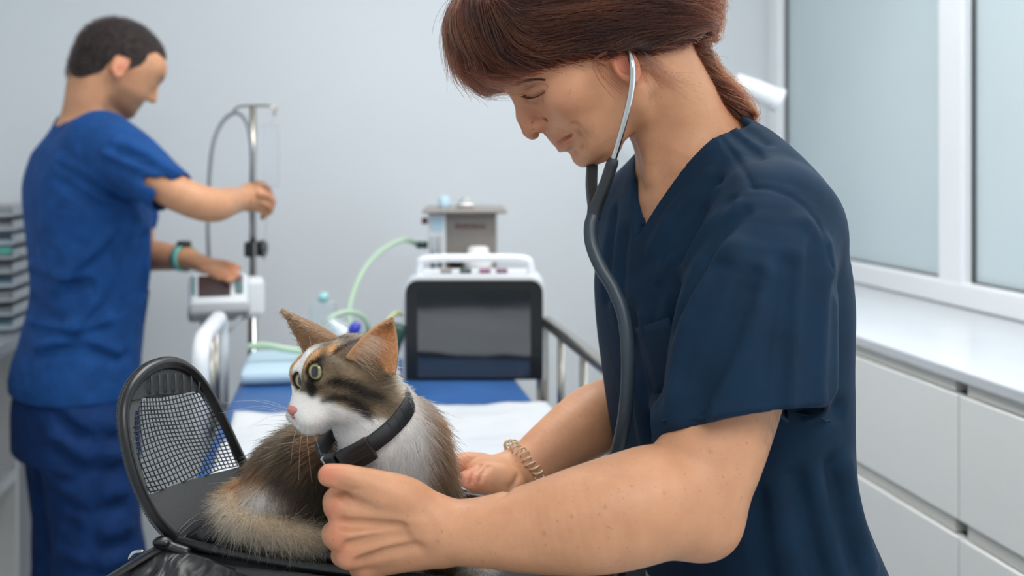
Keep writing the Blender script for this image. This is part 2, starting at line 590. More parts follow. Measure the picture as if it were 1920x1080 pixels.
m_glass = q.m
q = M('panel_diffuser', (1, 1, 1), 0.5)
q.set('Emission Color', (1.0, 0.985, 0.96, 1)); q.set('Emission Strength', 4.0)
m_diff = q.m

def struct(o):
    o['kind'] = 'structure'; return o
def room(mb, name, mat, smooth=False):
    return struct(mb.build(name, mat, None, smooth, rotz=TH))
A0, A1, B0, B1, H = -1.35, 1.39, -2.2, 3.10, 2.60
room(MB().box((A0 - .1, B0 - .1, -.1), (A1 + .1, B1 + .1, 0)), 'floor', m_floor)
room(MB().box((A0 - .1, B0 - .1, H), (A1 + .1, B1 + .1, H + .1)), 'ceiling', m_ceil)
room(MB().box((A0 - .1, B1, 0), (A1 + .1, B1 + .1, H)), 'wall_far', m_wall)
room(MB().box((A0 - .1, B0 - .1, 0), (A1 + .1, B0, H)), 'wall_behind', m_wall)
room(MB().box((A0 - .1, B0, 0), (A0, B1, H)), 'wall_left', m_wall)
WZ0, WZ1, WB0, WB1 = 1.032, 2.25, 0.10, 3.075
mb = MB().box((A1, B0, 0), (A1 + .1, B1, WZ0)).box((A1, B0, WZ1), (A1 + .1, B1, H))
mb.box((A1, B0, WZ0), (A1 + .1, WB0, WZ1)).box((A1, WB1, WZ0), (A1 + .1, B1, WZ1))
room(mb, 'wall_right', m_wall)
# the window: three lights, frosted, in a white frame
fr_ = MB().box((A1 - .012, WB0, WZ0), (A1 + .07, WB1, 1.088), .006).box((A1 - .012, WB0, WZ1 - .06), (A1 + .07, WB1, WZ1), .006)
ed = [3.0, 2.136, 2.04, 1.176, 1.08, 0.17]
fr_.box((A1 - .012, 3.0, 1.08), (A1 + .07, WB1, WZ1 - .05), .006)
fr_.box((A1 - .012, WB0, 1.08), (A1 + .07, .17, WZ1 - .05), .006)
win = room(fr_, 'window_1', m_frame)
for x0, x1 in ((2.04, 2.136), (1.08, 1.176)):
    o = MB().box((A1 - .010, x0, 1.08), (A1 + .07, x1, WZ1 - .05), .006).build('mullion', m_frame, win)
for x0, x1 in ((2.136, 3.0), (1.176, 2.04), (.17, 1.08)):
    MB().box((A1 + .022, x0, 1.086), (A1 + .034, x1, WZ1 - .055)).build('pane', m_glass, win)
    g = MB()
    for lo, hi in (((x0, 1.086), (x0 + .006, WZ1 - .06)), ((x1 - .003, 1.086), (x1, WZ1 - .06)), ((x0, 1.086), (x1, 1.091))):
        g.box((A1 + .012, lo[0], lo[1]), (A1 + .024, hi[0], hi[1]))
    g.build('gasket', m_seal, win)
# ceiling luminaires; the second is an unseen fill panel behind the camera
for i, b in enumerate((1.55, -0.75)):
    t = thing('ceiling_light', ['square white ceiling light panel above the people', 'unseen square white ceiling fill panel behind the camera'][i], 'light', R2W(.35, b, 2.545), TH, 'ceiling light panels')
    MB().box((-.62, -.62, .01), (.62, .62, .055), .004).build('housing', m_frame, t)
    MB().box((-.59, -.59, .002), (.59, .59, .012)).build('diffuser', m_diff, t)

# ------------------------------------------------------------------ cabinets under the window
CA = 0.97                                           # worktop front edge
tag(MB().box((CA, -.35, 1.010), (A1 - .002, 3.06, 1.030), .003).build('worktop', m_stone, rotz=TH), 'long glossy white worktop under the frosted window', 'worktop')
def unit(b0, b1, label):
    t = thing('drawer_cabinet', label, 'cabinet', R2W(CA, b0, 0), TH, 'white drawer cabinets under the window')
    w = b1 - b0
    c = MB()
    c.box((.040, .0, .08), (.405, .016, 1.008)).box((.040, w - .016, .08), (.405, w, 1.008))
    c.box((.060, .016, .08), (.405, w - .016, .1)).box((.39, .016, .1), (.405, w - .016, 1.0))
    c.build('body', m_cabin, t)
    MB().box((.009, .016, .9905), (.038, w - .016, 1.009)).build('top_channel', m_cabin, t)
    MB().box((.009, .016, .7625), (.038, w - .016, .7855)).build('middle_channel', m_cabin, t)
    MB().box((.009, .016, .4325), (.038, w - .016, .4525)).build('bottom_channel', m_cabin, t)
    for z0, z1 in ((.788, .988), (.455, .760), (.12, .43)):
        MB().box((.003, .0015, z0), (.023, w - .0015, z1), .002).build('drawer_front', m_white, t)
    MB().box((.07, .0, .0), (.085, w, .08)).build('plinth', m_cabin, t)
    return t
for b0, b1, l in ((2.05, 3.05, 'white drawer cabinet in the far corner behind the woman'),
                  (1.45, 2.05, 'white drawer cabinet beside the back of the woman in navy scrubs'),
                  (.85, 1.45, 'white drawer cabinet nearest at the right edge of the picture'),
                  (.25, .85, 'white drawer cabinet just outside the right picture edge')):
    unit(b0, b1, l)

# ------------------------------------------------------------------ counter along the left wall
LA = -.80
tag(MB().box((A0 + .002, 1.6, .895), (LA, B1 - .003, .925), .003).build('worktop', m_stone, rotz=TH), 'white worktop along the left wall behind the man', 'worktop')
t = thing('shelf_unit', 'beige open shelf unit with white edges under the left worktop', 'shelf unit', R2W(A0, 1.6, 0), TH)
w = B1 - .004 - 1.6
MB().box((.002, .0, .0), (.02, w, .893)).build('back_panel', m_beige, t)
MB().box((.02, 1.22, .0), (.50, 1.25, .893)).build('side_panel', m_white, t)
MB().box((.02, .0, .0), (.50, .02, .893)).build('side_panel', m_white, t)
MB().box((.02, .02, .52), (.50, 1.22, .55)).build('shelf', m_white, t)
MB().box((.02, .02, .06), (.50, 1.22, .09)).build('shelf', m_white, t)
MB().box((.30, .02, .09), (.31, 1.22, .52)).build('divider', m_beige, t)
MB().box((.24, .02, .55), (.25, 1.22, .893)).build('divider', m_beige, t)

# ================================================================== the bed
BZ = 0.925
m_blue = M('blue_vinyl', lin(42, 86, 142), 0.42); m_blue.tint(lin(39, 81, 135), lin(46, 91, 150), 7)
m_blue.bump(m_blue.noise(260, 2), 'Fac', 0.08, 0.001); m_blue = m_blue.m
q = M('white_sheet', lin(226, 229, 233), 0.8); q.tint(lin(184, 188, 194), lin(193, 196, 200), 5)
n1 = q.noise(7, 3, dist=0.6); n2 = q.noise(420, 2)
b1 = q.bump(n1, 'Fac', 0.35, 0.02); b2 = q.bump(n2, 'Fac', 0.12, 0.0008, b1)
m_sheet = q.m
m_paleblue = plain('pale_blue_fabric', (176, 200, 214), 0.85, var=0.03, bump=.1)
bA0, bA1, bB0, bB1 = -.205, .352, .35, 2.24
bed = thing('stretcher_bed', 'clinic stretcher bed with blue vinyl mattress in the middle of the room', 'bed', R2W((bA0 + bA1) / 2, bB0, 0), TH)
hw, L = (bA1 - bA0) / 2, bB1 - bB0
MB().box((-hw, 0, BZ - .085), (hw, L, BZ), .018).build('mattress', m_blue, bed)
MB().box((-hw + .01, .02, BZ - .125), (hw - .01, L - .02, BZ - .087), .004).build('bed_frame', m_plastic, bed)
for x in (-hw + .06, hw - .06):
    for y in (.12, L - .12):
        MB().tube([(x, y, BZ - .13), (x, y, .11)], .022, 12).build('leg', m_chrome, bed, True)
        o = MB().lathe([(.001, -.02), (.045, -.02), (.05, -.012), (.05, .012), (.045, .02), (.001, .02)], 16).build('caster', m_black, bed, True)
        o.rotation_euler = (0, math.pi / 2, 0); o.location = (x, y, .052)
MB().box((-hw + .05, .1, .28), (hw - .05, L - .1, .31), .005).build('lower_frame', m_plastic, bed)
# side rails: a rounded tube loop on posts
m_rail = plain('brushed_steel', (188, 182, 172), 0.24, 1.0, var=0.04)
def rail(x, y0, y1, z1, name, lm=None):
    r = .045
    pts = [(x, y0, .80), (x, y0, z1 - r)]
    pts += [(x, y0 + r - r * math.cos(t), z1 - r + r * math.sin(t)) for t in np.linspace(.2, math.pi / 2, 6)]
    pts += [(x, y1 - r + r * math.sin(t), z1 - r + r * math.cos(t)) for t in np.linspace(0, math.pi / 2, 6)]
    pts += [(x, y1, .80)]
    o = MB().tube(pts, .0125 if lm is None else .016, 12, up=(1, 0, 0)).build(name, lm or m_rail, bed, True)
    for y in np.linspace(y0, y1, 5)[1:-1]:
        MB().tube([(x, y, .80), (x, y, z1)], .0075, 10).build('bar', m_rail, o, True)
    MB().tube([(x, y0, .86), (x, y1, .86)], .010, 10).build('bar', m_rail, o, True)
    s_ = -1 if x > 0 else 1
    for y in (y0 + .1, y1 - .1):
        MB().box((min(x, x + s_ * .06), y - .02, .81), (max(x, x + s_ * .06), y + .02, .835), .003).build('bracket', m_plastic, o)
rail(hw + .055, .95, L - .235, 1.040, 'side_rail')
rail(-hw - .04, 1.47, L - .12, 1.045, 'side_rail', m_plastic)
# the paper sheet over the near part: a thin draped cloth with soft wrinkles
rng = np.random.default_rng(4)
nx, ny = 60, 120
Vs, Fs = [], []
yb = 1.395
for j in range(ny + 1):
    for i in range(nx + 1):
        s, t = i / nx * 2 - 1, j / ny
        x = s * (hw + .13) if s > 0 else s * (hw - .026); y = .01 + t * (yb - .01) + .006 * math.sin(9 * s) * t ** 8
        over = max(0.0, abs(x) - hw)
        z = BZ + .004
        if over > 0:
            x = math.copysign(hw + .006 + .010 * min(1, over / .03), x); z = BZ + .004 - max(0, over - .006)
        a = np.array([[x * 3 + .3, y * 3, .2]])
        wv = .004 * float(vnoise(a * 5, 2.2, 3)[0]) + .0022 * float(vnoise(a * 9, 3.2, 5)[0])
        z += max(-.002, wv) if over == 0 else 0
        if over > 0: x += math.copysign(abs(wv) * 2, x)
        Vs.append((x, y, z + (.004 * ss(np.array([t]), .97, 1)[0])))
for j in range(ny):
    for i in range(nx):
        k = j * (nx + 1) + i
        Fs.append((k, k + 1, k + nx + 2, k + nx + 1))
sh = mesh('bed_sheet', Vs, Fs, m_sheet, None, True)
sh.location = bed.location; sh.rotation_euler = (0, 0, TH)
sol = sh.modifiers.new('thickness', 'SOLIDIFY'); sol.thickness = .0015; sol.offset = 1
tag(sh, 'white paper sheet spread over the near part of the bed', 'sheet')
# pale blue pad on the far left corner of the bed
o = smoothed(MB().box((-.115, -.12, 0), (.115, .12, .032), .014).build('pillow', m_paleblue, None, True), 2)
o.location = Vector(R2W(-.082, 2.105, BZ)); o.rotation_euler = (0, 0, TH)
tag(o, 'flat pale blue pillow at the far left end of the bed', 'pillow')

# ================================================================== monitor on the bed
q = M('screen_glass', (0.020, 0.024, 0.028), 0.07, spec=0.9); q.set('Coat Weight', 1.0); q.set('Coat Roughness', 0.04)
q.tint((0.018, 0.022, 0.026), (0.022, 0.026, 0.03), 3); m_screen = q.m
m_bezel = plain('black_bezel', (22, 25, 27), 0.3, var=.08)
mon = thing('monitor', 'boxy white medical monitor with black bezel standing on the blue mattress', 'monitor', R2W(.262, 1.975, BZ), TH - 0.16)
def rrect(w, h, r, n=6, bottom=True, z0=0.0):
    p = []
    for cx, cz, a0 in ((w - r, h - r, 0), (-w + r, h - r, 90), (-w + r, z0 + r, 180), (w - r, z0 + r, 270)):
        rr = r if (bottom or a0 < 180) else .004
        ccx = cx if (bottom or a0 < 180) else math.copysign(w - .004, cx)
        ccz = cz if (bottom or a0 < 180) else z0 + .004
        p += [(ccx + rr * math.cos(math.radians(a0 + t)), ccz + rr * math.sin(math.radians(a0 + t))) for t in np.linspace(0, 90, n)]
    return p
MB().prism(rrect(.143, .207, .032, bottom=False), 1, .004, .15).build('housing', m_plastic, mon)
MB().prism(rrect(.137, .2, .024, bottom=False, z0=.002), 1, -.006, .006).build('bezel', m_bezel, mon)
MB().box((-.113, -.0075, .008), (.112, -.005, .179)).build('screen', m_screen, mon)
h = [(-.115, .045, .195), (-.113, .045, .222), (-.098, .045, .238), (0, .045, .240), (.098, .045, .238), (.113, .045, .222), (.115, .045, .195)]
MB().tube(catmull(h, 40), .0105, 10, flat=.8).build('handle', m_plastic, mon, True)
for x, c in ((-.06, (176, 166, 160)), (-.02, (84, 96, 92)), (.02, (176, 120, 152)), (.055, (150, 120, 140))):
    MB().box((x - .012, .06, .206), (x + .012, .075, .216), .003).build('connector', plain('connector_%d' % c[0], c, .4), mon)

# ================================================================== anaesthesia unit on its trolley
m_steel = plain('dull_steel', (146, 138, 133), 0.4, .25, var=.04)
m_maroon = plain('maroon_print', (112, 58, 66), .5)
m_dkgreen = plain('dark_green_plastic', (38, 74, 62), .45)
an = thing('anesthesia_machine', 'small steel anaesthesia machine on a trolley behind the monitor', 'machine', R2W(.305, 2.44, 0), TH - .12)
MB().box((-.095, .02, 1.09), (.075, .17, 1.235), .004).build('cabinet', m_steel, an)
MB().box((-.108, -.035, 1.236), (.098, .185, 1.246), .003).build('top_plate', m_steel, an)
MB().box((-.095, -.006, 1.08), (-.052, .02, 1.234), .003).build('flowmeter_panel', m_plastic, an)
MB().box((-.088, -.009, 1.19), (-.058, -.004, 1.225), .001).build('gauge_window', m_paleblue, an)
for x in (-.083, -.066):
    MB().tube([(x, -.01, 1.1), (x, -.01, 1.18)], .006, 10).build('flow_tube', m_grey, an, True)
MB().lathe([(.001, 0), (.03, 0), (.034, .01), (.034, .035), (.026, .04), (.026, .055), (.02, .06), (.001, .06)], 20, (.028, -.02, 1.095)).build('vaporizer', m_white, an, True)
MB().lathe([(.001, 0), (.017, 0), (.019, .02), (.012, .03), (.001, .03)], 16, (-.028, -.012, 1.1)).build('valve_knob', m_black, an, True)
MB().box((-.11, -.04, 1.06), (.1, .19, 1.078), .003).build('tray', m_steel, an)
MB().box((-.035, .04, .1), (.025, .1, 1.06), .005).build('column', m_plastic, an)
MB().box((-.2, -.1, .06), (.2, .3, .1), .01).build('trolley_base', m_grey, an)
for x in (-.17, .17):
    for y in (-.07, .27):
        o = MB().lathe([(.001, -.012), (.028, -.012), (.03, 0), (.028, .012), (.001, .012)], 14).build('caster', m_black, an, True)
        o.rotation_euler = (0, math.pi / 2, 0); o.location = (x, y, .031)
MB().tube([(-.097, .03, 1.155), (-.125, .03, 1.155)], .009, 12).build('hose_port', m_dkgreen, an, True)
MB().tube([(-.097, .03, 1.215), (-.112, .03, 1.215)], .008, 12).build('pressure_knob', m_maroon, an, True)
# the maker's name on the front, too far out of focus to read: dark red strokes
tx = MB(); x = -.028
for w_, g_, h_ in ((.010, .003, .011), (.005, .003, .008), (.007, .003, .011), (.007, .003, .008), (.005, .003, .011), (.007, .003, .008), (.005, .003, .008), (.007, .003, .008)):
    tx.box((x, .0175, 1.197), (x + w_ * .35, .0195, 1.197 + h_)).box((x + w_ * .65, .0175, 1.197), (x + w_, .0195, 1.197 + h_)).box((x, .0175, 1.197 + h_ * .55), (x + w_, .0195, 1.197 + h_ * .8))
    x += w_ + g_
tx.build('lettering', m_maroon, an)
o = tag(MB().lathe([(.001, 0), (.014, 0), (.015, .004), (.015, .024), (.008, .03), (.001, .03)], 16).build('vial', m_paleblue, None, True), 'small pale teal vial on the machine top plate', 'vial')
o.location = Vector(R2W(.305, 2.44, 0) + np.array([-.058, .04, 1.2465]))
o = tag(MB().box((-.022, -.012, 0), (.022, .012, .012), .003).tube([(-.015, 0, .012), (-.008, 0, .022), (.008, 0, .022), (.015, 0, .012)], .003, 8).build('metal_clip', m_chrome, None, True), 'small metal clip on the machine top plate', 'clip')
o.location = Vector(R2W(.305, 2.44, 0) + np.array([-.005, .03, 1.2465]))

# breathing hose and mask
q = M('pale_green_tube', lin(190, 218, 190), .3); q.set('Transmission Weight', .25); m_hose = q.m
hp = R2W(.305, 2.44, 0) + np.array([-.125, .045, 1.155])
pts = [hp, P(755, 450, 2.42), P(715, 470, 2.38), P(683, 505, 2.33), P(664, 545, 2.28), P(655, 590, 2.22), P(668, 625, 2.16), P(690, 622, 2.12), P(680, 594, 2.10), P(650, 585, 2.08), P(617, 598, 2.06), P(598, 622, 2.05), P(596, 648, 2.05)]
tag(MB().tube(catmull(pts, 90), .0055, 10).build('breathing_hose', m_hose, None, True), 'pale green breathing hose arching from the anaesthesia machine down to the bed', 'hose')
pts = [P(466, 650, 2.02), P(500, 648, 2.02), P(540, 655, 2.02), P(590, 660, 2.04), P(618, 652, 2.05)]
tag(MB().tube(catmull(pts, 40), .007, 10).build('breathing_hose', m_hose, None, True), 'pale green hose lying flat across the pale blue pillow', 'hose')
pts = [P(742, 672, 2.0), P(742, 640, 2.06), P(728, 605, 2.1), P(742, 588, 2.12), P(757, 590, 2.14)]
tag(MB().tube(catmull(pts, 30), .005, 8).build('gas_tube', plain('yellow_green_tube', (205, 212, 150), .35), None, True), 'thin yellowish tube running to the left side of the monitor', 'tube')
q = M('clear_plastic', lin(222, 232, 236), .12); q.set('Transmission Weight', .7); q.set('Alpha', .55); m_clear = q.m
mk = thing('breathing_mask', 'clear plastic breathing mask with a blue fitting lying on the pillow', 'mask', P(640, 655, 2.02))
g = MB().lathe([(.001, .06), (.012, .058), (.02, .045), (.042, .015), (.05, .0), (.046, -.004), (.038, .012), (.016, .04), (.001, .045)], 24)
o = g.build('cup', m_clear, mk, True); o.rotation_euler = (.2, -.5, 0); o.location = (0, 0, .012)
o = MB().lathe([(.001, 0), (.012, 0), (.012, .02), (.009, .03), (.001, .03)], 14).build('fitting', plain('royal_blue_plastic', (52, 62, 176), .35), mk, True)
o.location = (.022, -.02, .03); o.rotation_euler = (0, .5, 0)
o = MB().lathe([(.001, 0), (.012, 0), (.015, .01), (.015, .05), (.012, .06), (.001, .06)], 14).build('elbow', m_dkgreen, mk, True)
o.location = (.105, -.03, -.002); o.rotation_euler = (0, .3, 0)
bag = thing('breathing_bag', 'clear empty breathing bag propped behind the mask on the bed', 'bag', P(606, 618, 2.12))
o = smoothed(MB().box((-.03, -.012, -.02), (.03, .012, .062), .010).build('bag', m_clear, bag, True), 2)
MB().lathe([(.001, 0), (.010, 0), (.010, .018), (.001, .018)], 14, (0, 0, .06)).build('neck', plain('teal_plastic', (150, 205, 205), .4), bag, True)

# ================================================================== drip stand with the infusion monitor
ivp = R2W(-.585 + .0, 0, 0) * 0
ivp = P(474, 300, 2.42); ivp[2] = 0
iv = thing('drip_stand', 'chrome drip stand with a T-shaped hook bar in front of the man', 'drip stand', ivp)
zt = P(474, 199, 2.42)[2]
MB().tube([(0, 0, .09), (0, 0, 1.02)], .0125, 14).build('pole', m_chrome, iv, True)
MB().tube([(0, 0, 1.02), (0, 0, zt)], .008, 12).build('inner_pole', m_rail, iv, True)
hk = [(-.050, 0, zt - .016), (-.042, 0, zt - .006), (-.025, 0, zt), (.03, 0, zt + .001), (.047, 0, zt - .002), (.054, 0, zt - .012), (.052, 0, zt - .022), (.058, 0, zt + .004)]
MB().tube(catmull(hk, 40), .0035, 8, up=(0, 1, 0)).build('hook_bar', m_rail, iv, True)
for k in range(5):
    t_ = k * 2 * math.pi / 5 + .3
    o = MB().tube([(0, 0, .1), (.15 * math.cos(t_), .15 * math.sin(t_), .075), (.26 * math.cos(t_), .26 * math.sin(t_), .06)], .012, 10).build('foot', m_plastic, iv, True)
    MB().lathe([(.001, 0), (.02, .004), (.024, .024), (.02, .044), (.001, .048)], 12, (.26 * math.cos(t_), .26 * math.sin(t_), .0)).build('caster', m_black, o, True)
c_ = P(478, 466, 2.42) - ivp
ck = MB().box((c_[0] - .022, -.022, c_[2] - .02), (c_[0] + .012, .022, c_[2] + .018), .006).build('clamp', m_black, iv, False)
o = MB().lathe([(.001, 0), (.019, 0), (.021, .004), (.021, .012), (.017, .016), (.001, .016)], 16).build('clamp_knob', m_black, ck, True)
o.rotation_euler = (0, math.pi / 2, 0); o.location = (c_[0] + .012, 0, c_[2])
MB().box((c_[0] + .004, -.024, c_[2] - .019), (c_[0] + .008, -.021, c_[2] + .017)).build('clamp_stripe', m_grey, ck)
# cable loop
pts = [P(392, 492, 2.36), P(390, 420, 2.38), P(393, 330, 2.39), P(401, 265, 2.40), P(420, 225, 2.41), P(444, 211, 2.41), P(461, 226, 2.41), P(470, 262, 2.405), P(475, 330, 2.395), P(474, 400, 2.39), P(471, 445, 2.39)]
tag(MB().tube(catmull(pts, 70), .0052, 10).build('cable', plain('grey_cable', (128, 132, 138), .5), None, True), 'grey cable looped over the drip stand hook', 'cable')
# drip bag
dz = P(507, 225, 2.40)
db = thing('drip_bag', 'clear drip bag hanging from the hook of the drip stand', 'drip bag', dz)
q = M('thin_clear_film', lin(225, 230, 236), .15); q.set('Transmission Weight', .8); q.set('Alpha', .35); m_film = q.m
smoothed(MB().box((-.022, -.008, -.165), (.022, .008, -.01), .007).build('pouch', m_film, db, True), 2)
MB().tube([(0, 0, -.01), (.002, 0, .02), (.012, 0, .026)], .002, 8).build('loop', m_film, db, True)
MB().tube([(-.004, 0, -.165), (-.006, 0, -.20), (-.012, .0, -.28), (-.016, .0, -.34)], .0022, 8).build('line', m_film, db, True)
# infusion monitor
pm = thing('vital_signs_monitor', 'white bedside vital signs monitor with a dark screen under the hand of the man', 'monitor', P(410, 560, 2.30), TH + .15)
def tilt(o, rx): o.rotation_euler = (rx, 0, 0); return o
tilt(MB().box((-.066, -.02, -.036), (.066, .05, .058), .012).build('case', m_plastic, pm), -.42)
tilt(MB().box((-.068, -.024, -.042), (.068, .052, -.014), .010).build('base', m_grey, pm), -.42)
tilt(MB().box((-.046, -.0225, .0), (.026, -.019, .050), .002).build('screen', plain('dark_red_brown_screen', (70, 54, 54), .12), pm), -.42)
tilt(MB().box((-.060, -.0225, .004), (-.051, -.019, .05), .002).build('button_strip', plain('teal_buttons', (92, 128, 128), .4), pm), -.42)
bs = tilt(MB().box((.036, -.0225, .004), (.054, -.019, .05), .002).build('button_panel', plain('dark_teal_panel', (62, 84, 88), .4), pm), -.42)
for z in (.012, .024, .036):
    MB().box((.039, -.024, z), (.051, -.022, z + .006), .001).build('button', plain('button_%d' % int(z * 1000), (150, 70, 76) if z > .03 else (86, 140, 132), .4), bs)
MB().box((.058, .0, -.05), (.105, .06, .045), .014).build('mount', m_plastic, pm)
# hanging lead
pts = [P(380, 592, 2.30), P(380, 610, 2.30), P(390, 628, 2.30), P(410, 632, 2.28), P(430, 618, 2.26), P(446, 600, 2.28), P(455, 592, 2.30)]
tag(MB().tube(catmull(pts, 40), .005, 8).build('lead', m_grey, None, True), 'short grey lead hanging below the vital signs monitor', 'cable')

# ================================================================== lamp on the far wall, things on the left counter
lp = thing('examination_lamp', 'white examination lamp on an arm in front of the far wall', 'lamp', P(1380, 165, 2.75))
d_ = P(1462, 190, 2.55) - np.array(lp.location); e_ = P(1378, 152, 2.55) - np.array(lp.location)
ax_ = (d_ - e_) / np.linalg.norm(d_ - e_)
MB().tube([e_, e_ + .06 * ax_, e_ + .1 * ax_, d_ - .012 * ax_, d_ - .01 * ax_, d_], [.022, .028, .029, .030, .034, .034], 20).build('lamp_head', m_plastic, lp, True)
w_ = np.array(R2W(.82, 3.095, 1.44)) - np.array(lp.location)
MB().tube(catmull([e_ + .03 * ax_, e_ + np.array([-.02, .12, -.06]), w_], 12), .012, 10).build('arm', m_plastic, lp, True)
o = MB().box((-.05, -.012, -.05), (.05, .004, .05), .006).build('wall_plate', m_plastic, lp); o.location = Vector(w_); o.rotation_euler = (0, 0, TH)
# letter trays: a tower of tilted white trays
ty = P(10, 570, 2.62)
tw = thing('tray_tower', 'white tiered tray tower on the left worktop', 'trays', (ty[0], ty[1], .925), TH)
for k in range(9):
    z = .012 + k * .036
    MB().box((-.05, -.11, z), (.055, .1, z + .005), .001).box((-.05, .095, z), (.055, .1, z + .03), .001).box((-.053, -.11, z), (-.05, .1, z + .024)).box((.052, -.11, z), (.055, .1, z + .024)).build('tray', m_plastic if k != 5 else m_plastic, tw)
    MB().box((-.04, -.100, z + .006), (.045, .08, z + .010 + .006 * (k % 3))).build('contents', m_grey if k % 3 else m_paleblue, tw)
for x in (-.056, .054):
    MB().box((x, .05, 0), (x + .004, .065, .345)).build('upright', m_grey, tw)
MB().box((.02, -.114, .205), (.05, -.110, .222), .001).build('tag', plain('teal_tag', (90, 190, 170), .4), tw)
kb = tag(MB().box((-.07, -.16, 0), (.07, .16, .012), .004).build('keyboard', m_grey, None), 'grey keyboard lying flat on the left worktop', 'keyboard')
kb.location = Vector(R2W(-.90, 2.33, .9255)); kb.rotation_euler = (0, 0, TH)
bn = thing('basin', 'grey bowl standing in the open shelf under the left worktop', 'bowl', P(5, 745, 2.30))
MB().lathe([(.001, 0), (.05, .004), (.08, .03), (.095, .085), (.09, .085), (.074, .034), (.045, .01), (.001, .008)], 24).build('bowl', m_grey, bn, True)
bn.location[2] = R2W(0, 0, .5505)[2]; bn.location = Vector((*R2W(-.98, 2.42)[:2], .5505))
# power brick and its cord on the shelf
pb = thing('power_adapter', 'black power adapter with a curled cord on the white shelf', 'adapter', (*R2W(-.86, 2.22)[:2], .5505), TH)
MB().box((-.03, -.05, 0), (.03, .05, .04), .006).build('brick', m_black, pb)
MB().tube(catmull([(.02, -.05, .02), (.05, -.08, .03), (.065, -.06, -.02), (.066, -.06, -.1), (.063, -.09, -.16), (.06, -.15, -.18)], 40), .005, 8).build('cord', m_black, pb, True)

# ================================================================== materials for people and cloth
def skin_mat(name, freck=0.5):
    q = M(name, (0.6, 0.35, 0.25), 0.48, spec=0.35)
    q.set('Subsurface Weight', 0.18); q.set('Subsurface Radius', (0.012, 0.0045, 0.0025)); q.set('Subsurface Scale', 1.0)
    a = q.n('ShaderNodeAttribute', attribute_name='col')
    # blotches and freckles
    n1 = q.noise(38, 4, 0.6); r1 = q.ramp(n1, 'Fac', [(0.3, (0.90, 0.86, 0.84)), (0.7, (1.05, 1.04, 1.03))])
    n2 = q.noise(330, 2, 0.5); r2 = q.ramp(n2, 'Fac', [(0.66, (1, 1, 1)), (0.74, (1 - .38 * freck, 1 - .48 * freck, 1 - .52 * freck))])
    m1 = q.n('ShaderNodeMixRGB', blend_type='MULTIPLY'); m1.inputs['Fac'].default_value = 1
    m2 = q.n('ShaderNodeMixRGB', blend_type='MULTIPLY'); m2.inputs['Fac'].default_value = 1
    q.l(a, 'Color', m1, 'Color1'); q.l(r1, 'Color', m1, 'Color2'); q.l(m1, 'Color', m2, 'Color1'); q.l(r2, 'Color', m2, 'Color2')
    q.l(m2, 'Color', q.b, 'Base Color')
    nb = q.noise(700, 3, 0.6); q.bump(nb, 'Fac', 0.10, 0.0012)
    return q.m
def cloth_mat(name, rgb, wr=0.5, wscale=9, rough=0.78):
    c = lin(*rgb)
    q = M(name, c, rough, spec=0.2)
    q.set('Sheen Weight', 0.07); q.set('Sheen Roughness', 0.45); q.set('Sheen Tint', (*[min(1, x * 3 + .08) for x in c], 1))
    q.tint(tuple(x * .86 for x in c), tuple(x * 1.12 for x in c), 26, 5)
    w = q.noise(wscale, 3, 0.5, dist=1.0); b1 = q.bump(w, 'Fac', wr, 0.03)
    f = q.noise(1500, 2, .6); q.bump(f, 'Fac', 0.16, 0.0006, b1)
    return q.m
def hair_mat(name, rough=0.35, ior=1.38):
    m = bpy.data.materials.new(name); m.use_nodes = True
    nt = m.node_tree; nt.nodes.clear()
    o = nt.nodes.new('ShaderNodeOutputMaterial'); h = nt.nodes.new('ShaderNodeBsdfHairPrincipled'); a = nt.nodes.new('ShaderNodeAttribute')
    a.attribute_name = 'col'
    h.parametrization = 'COLOR'
    h.inputs['Roughness'].default_value = rough
    h.inputs['IOR'].default_value = ior
    if 'Radial Roughness' in h.inputs: h.inputs['Radial Roughness'].default_value = 0.45
    nt.links.new(a.outputs['Color'], h.inputs['Color']); nt.links.new(h.outputs[0], o.inputs['Surface'])
    return m
m_skin = skin_mat('skin_freckled', 0.55)
m_skin2 = skin_mat('skin_tan', 0.1)
m_hair = hair_mat('auburn_hair', .32)
m_fur = hair_mat('cat_fur', .5)
m_navy = cloth_mat('navy_scrub_cloth', (11, 38, 60), .16, 7)
m_royal = cloth_mat('blue_scrub_cloth', (22, 68, 126), .45, 9)

# ================================================================== the woman in navy scrubs
wm = thing('person', 'woman in navy scrubs with a stethoscope in her ears leaning over the cat', 'person', (.33, 1.0, 0))
def rowsum(a): return np.array(a)
ps, cs, yw = math.radians(35), None, math.radians(6)
f0 = np.array([-math.cos(ps), 0, -math.sin(ps)]); l0 = np.array([0, -1.0, 0]); u0 = np.array([-math.sin(ps), 0, math.cos(ps)])
HF = math.cos(yw) * f0 + math.sin(yw) * l0; HL = math.cos(yw) * l0 - math.sin(yw) * f0
HN = Frame(P(962, 172, .96), HF, HL, u0)                      # origin at the root of the nose; x forward, y her left, z up
ty_ = math.radians(30)
TF = Frame((.215, .99, 0), (-math.cos(ty_), -math.sin(ty_), 0), (math.sin(ty_), -math.cos(ty_), 0), (0, 0, 1))

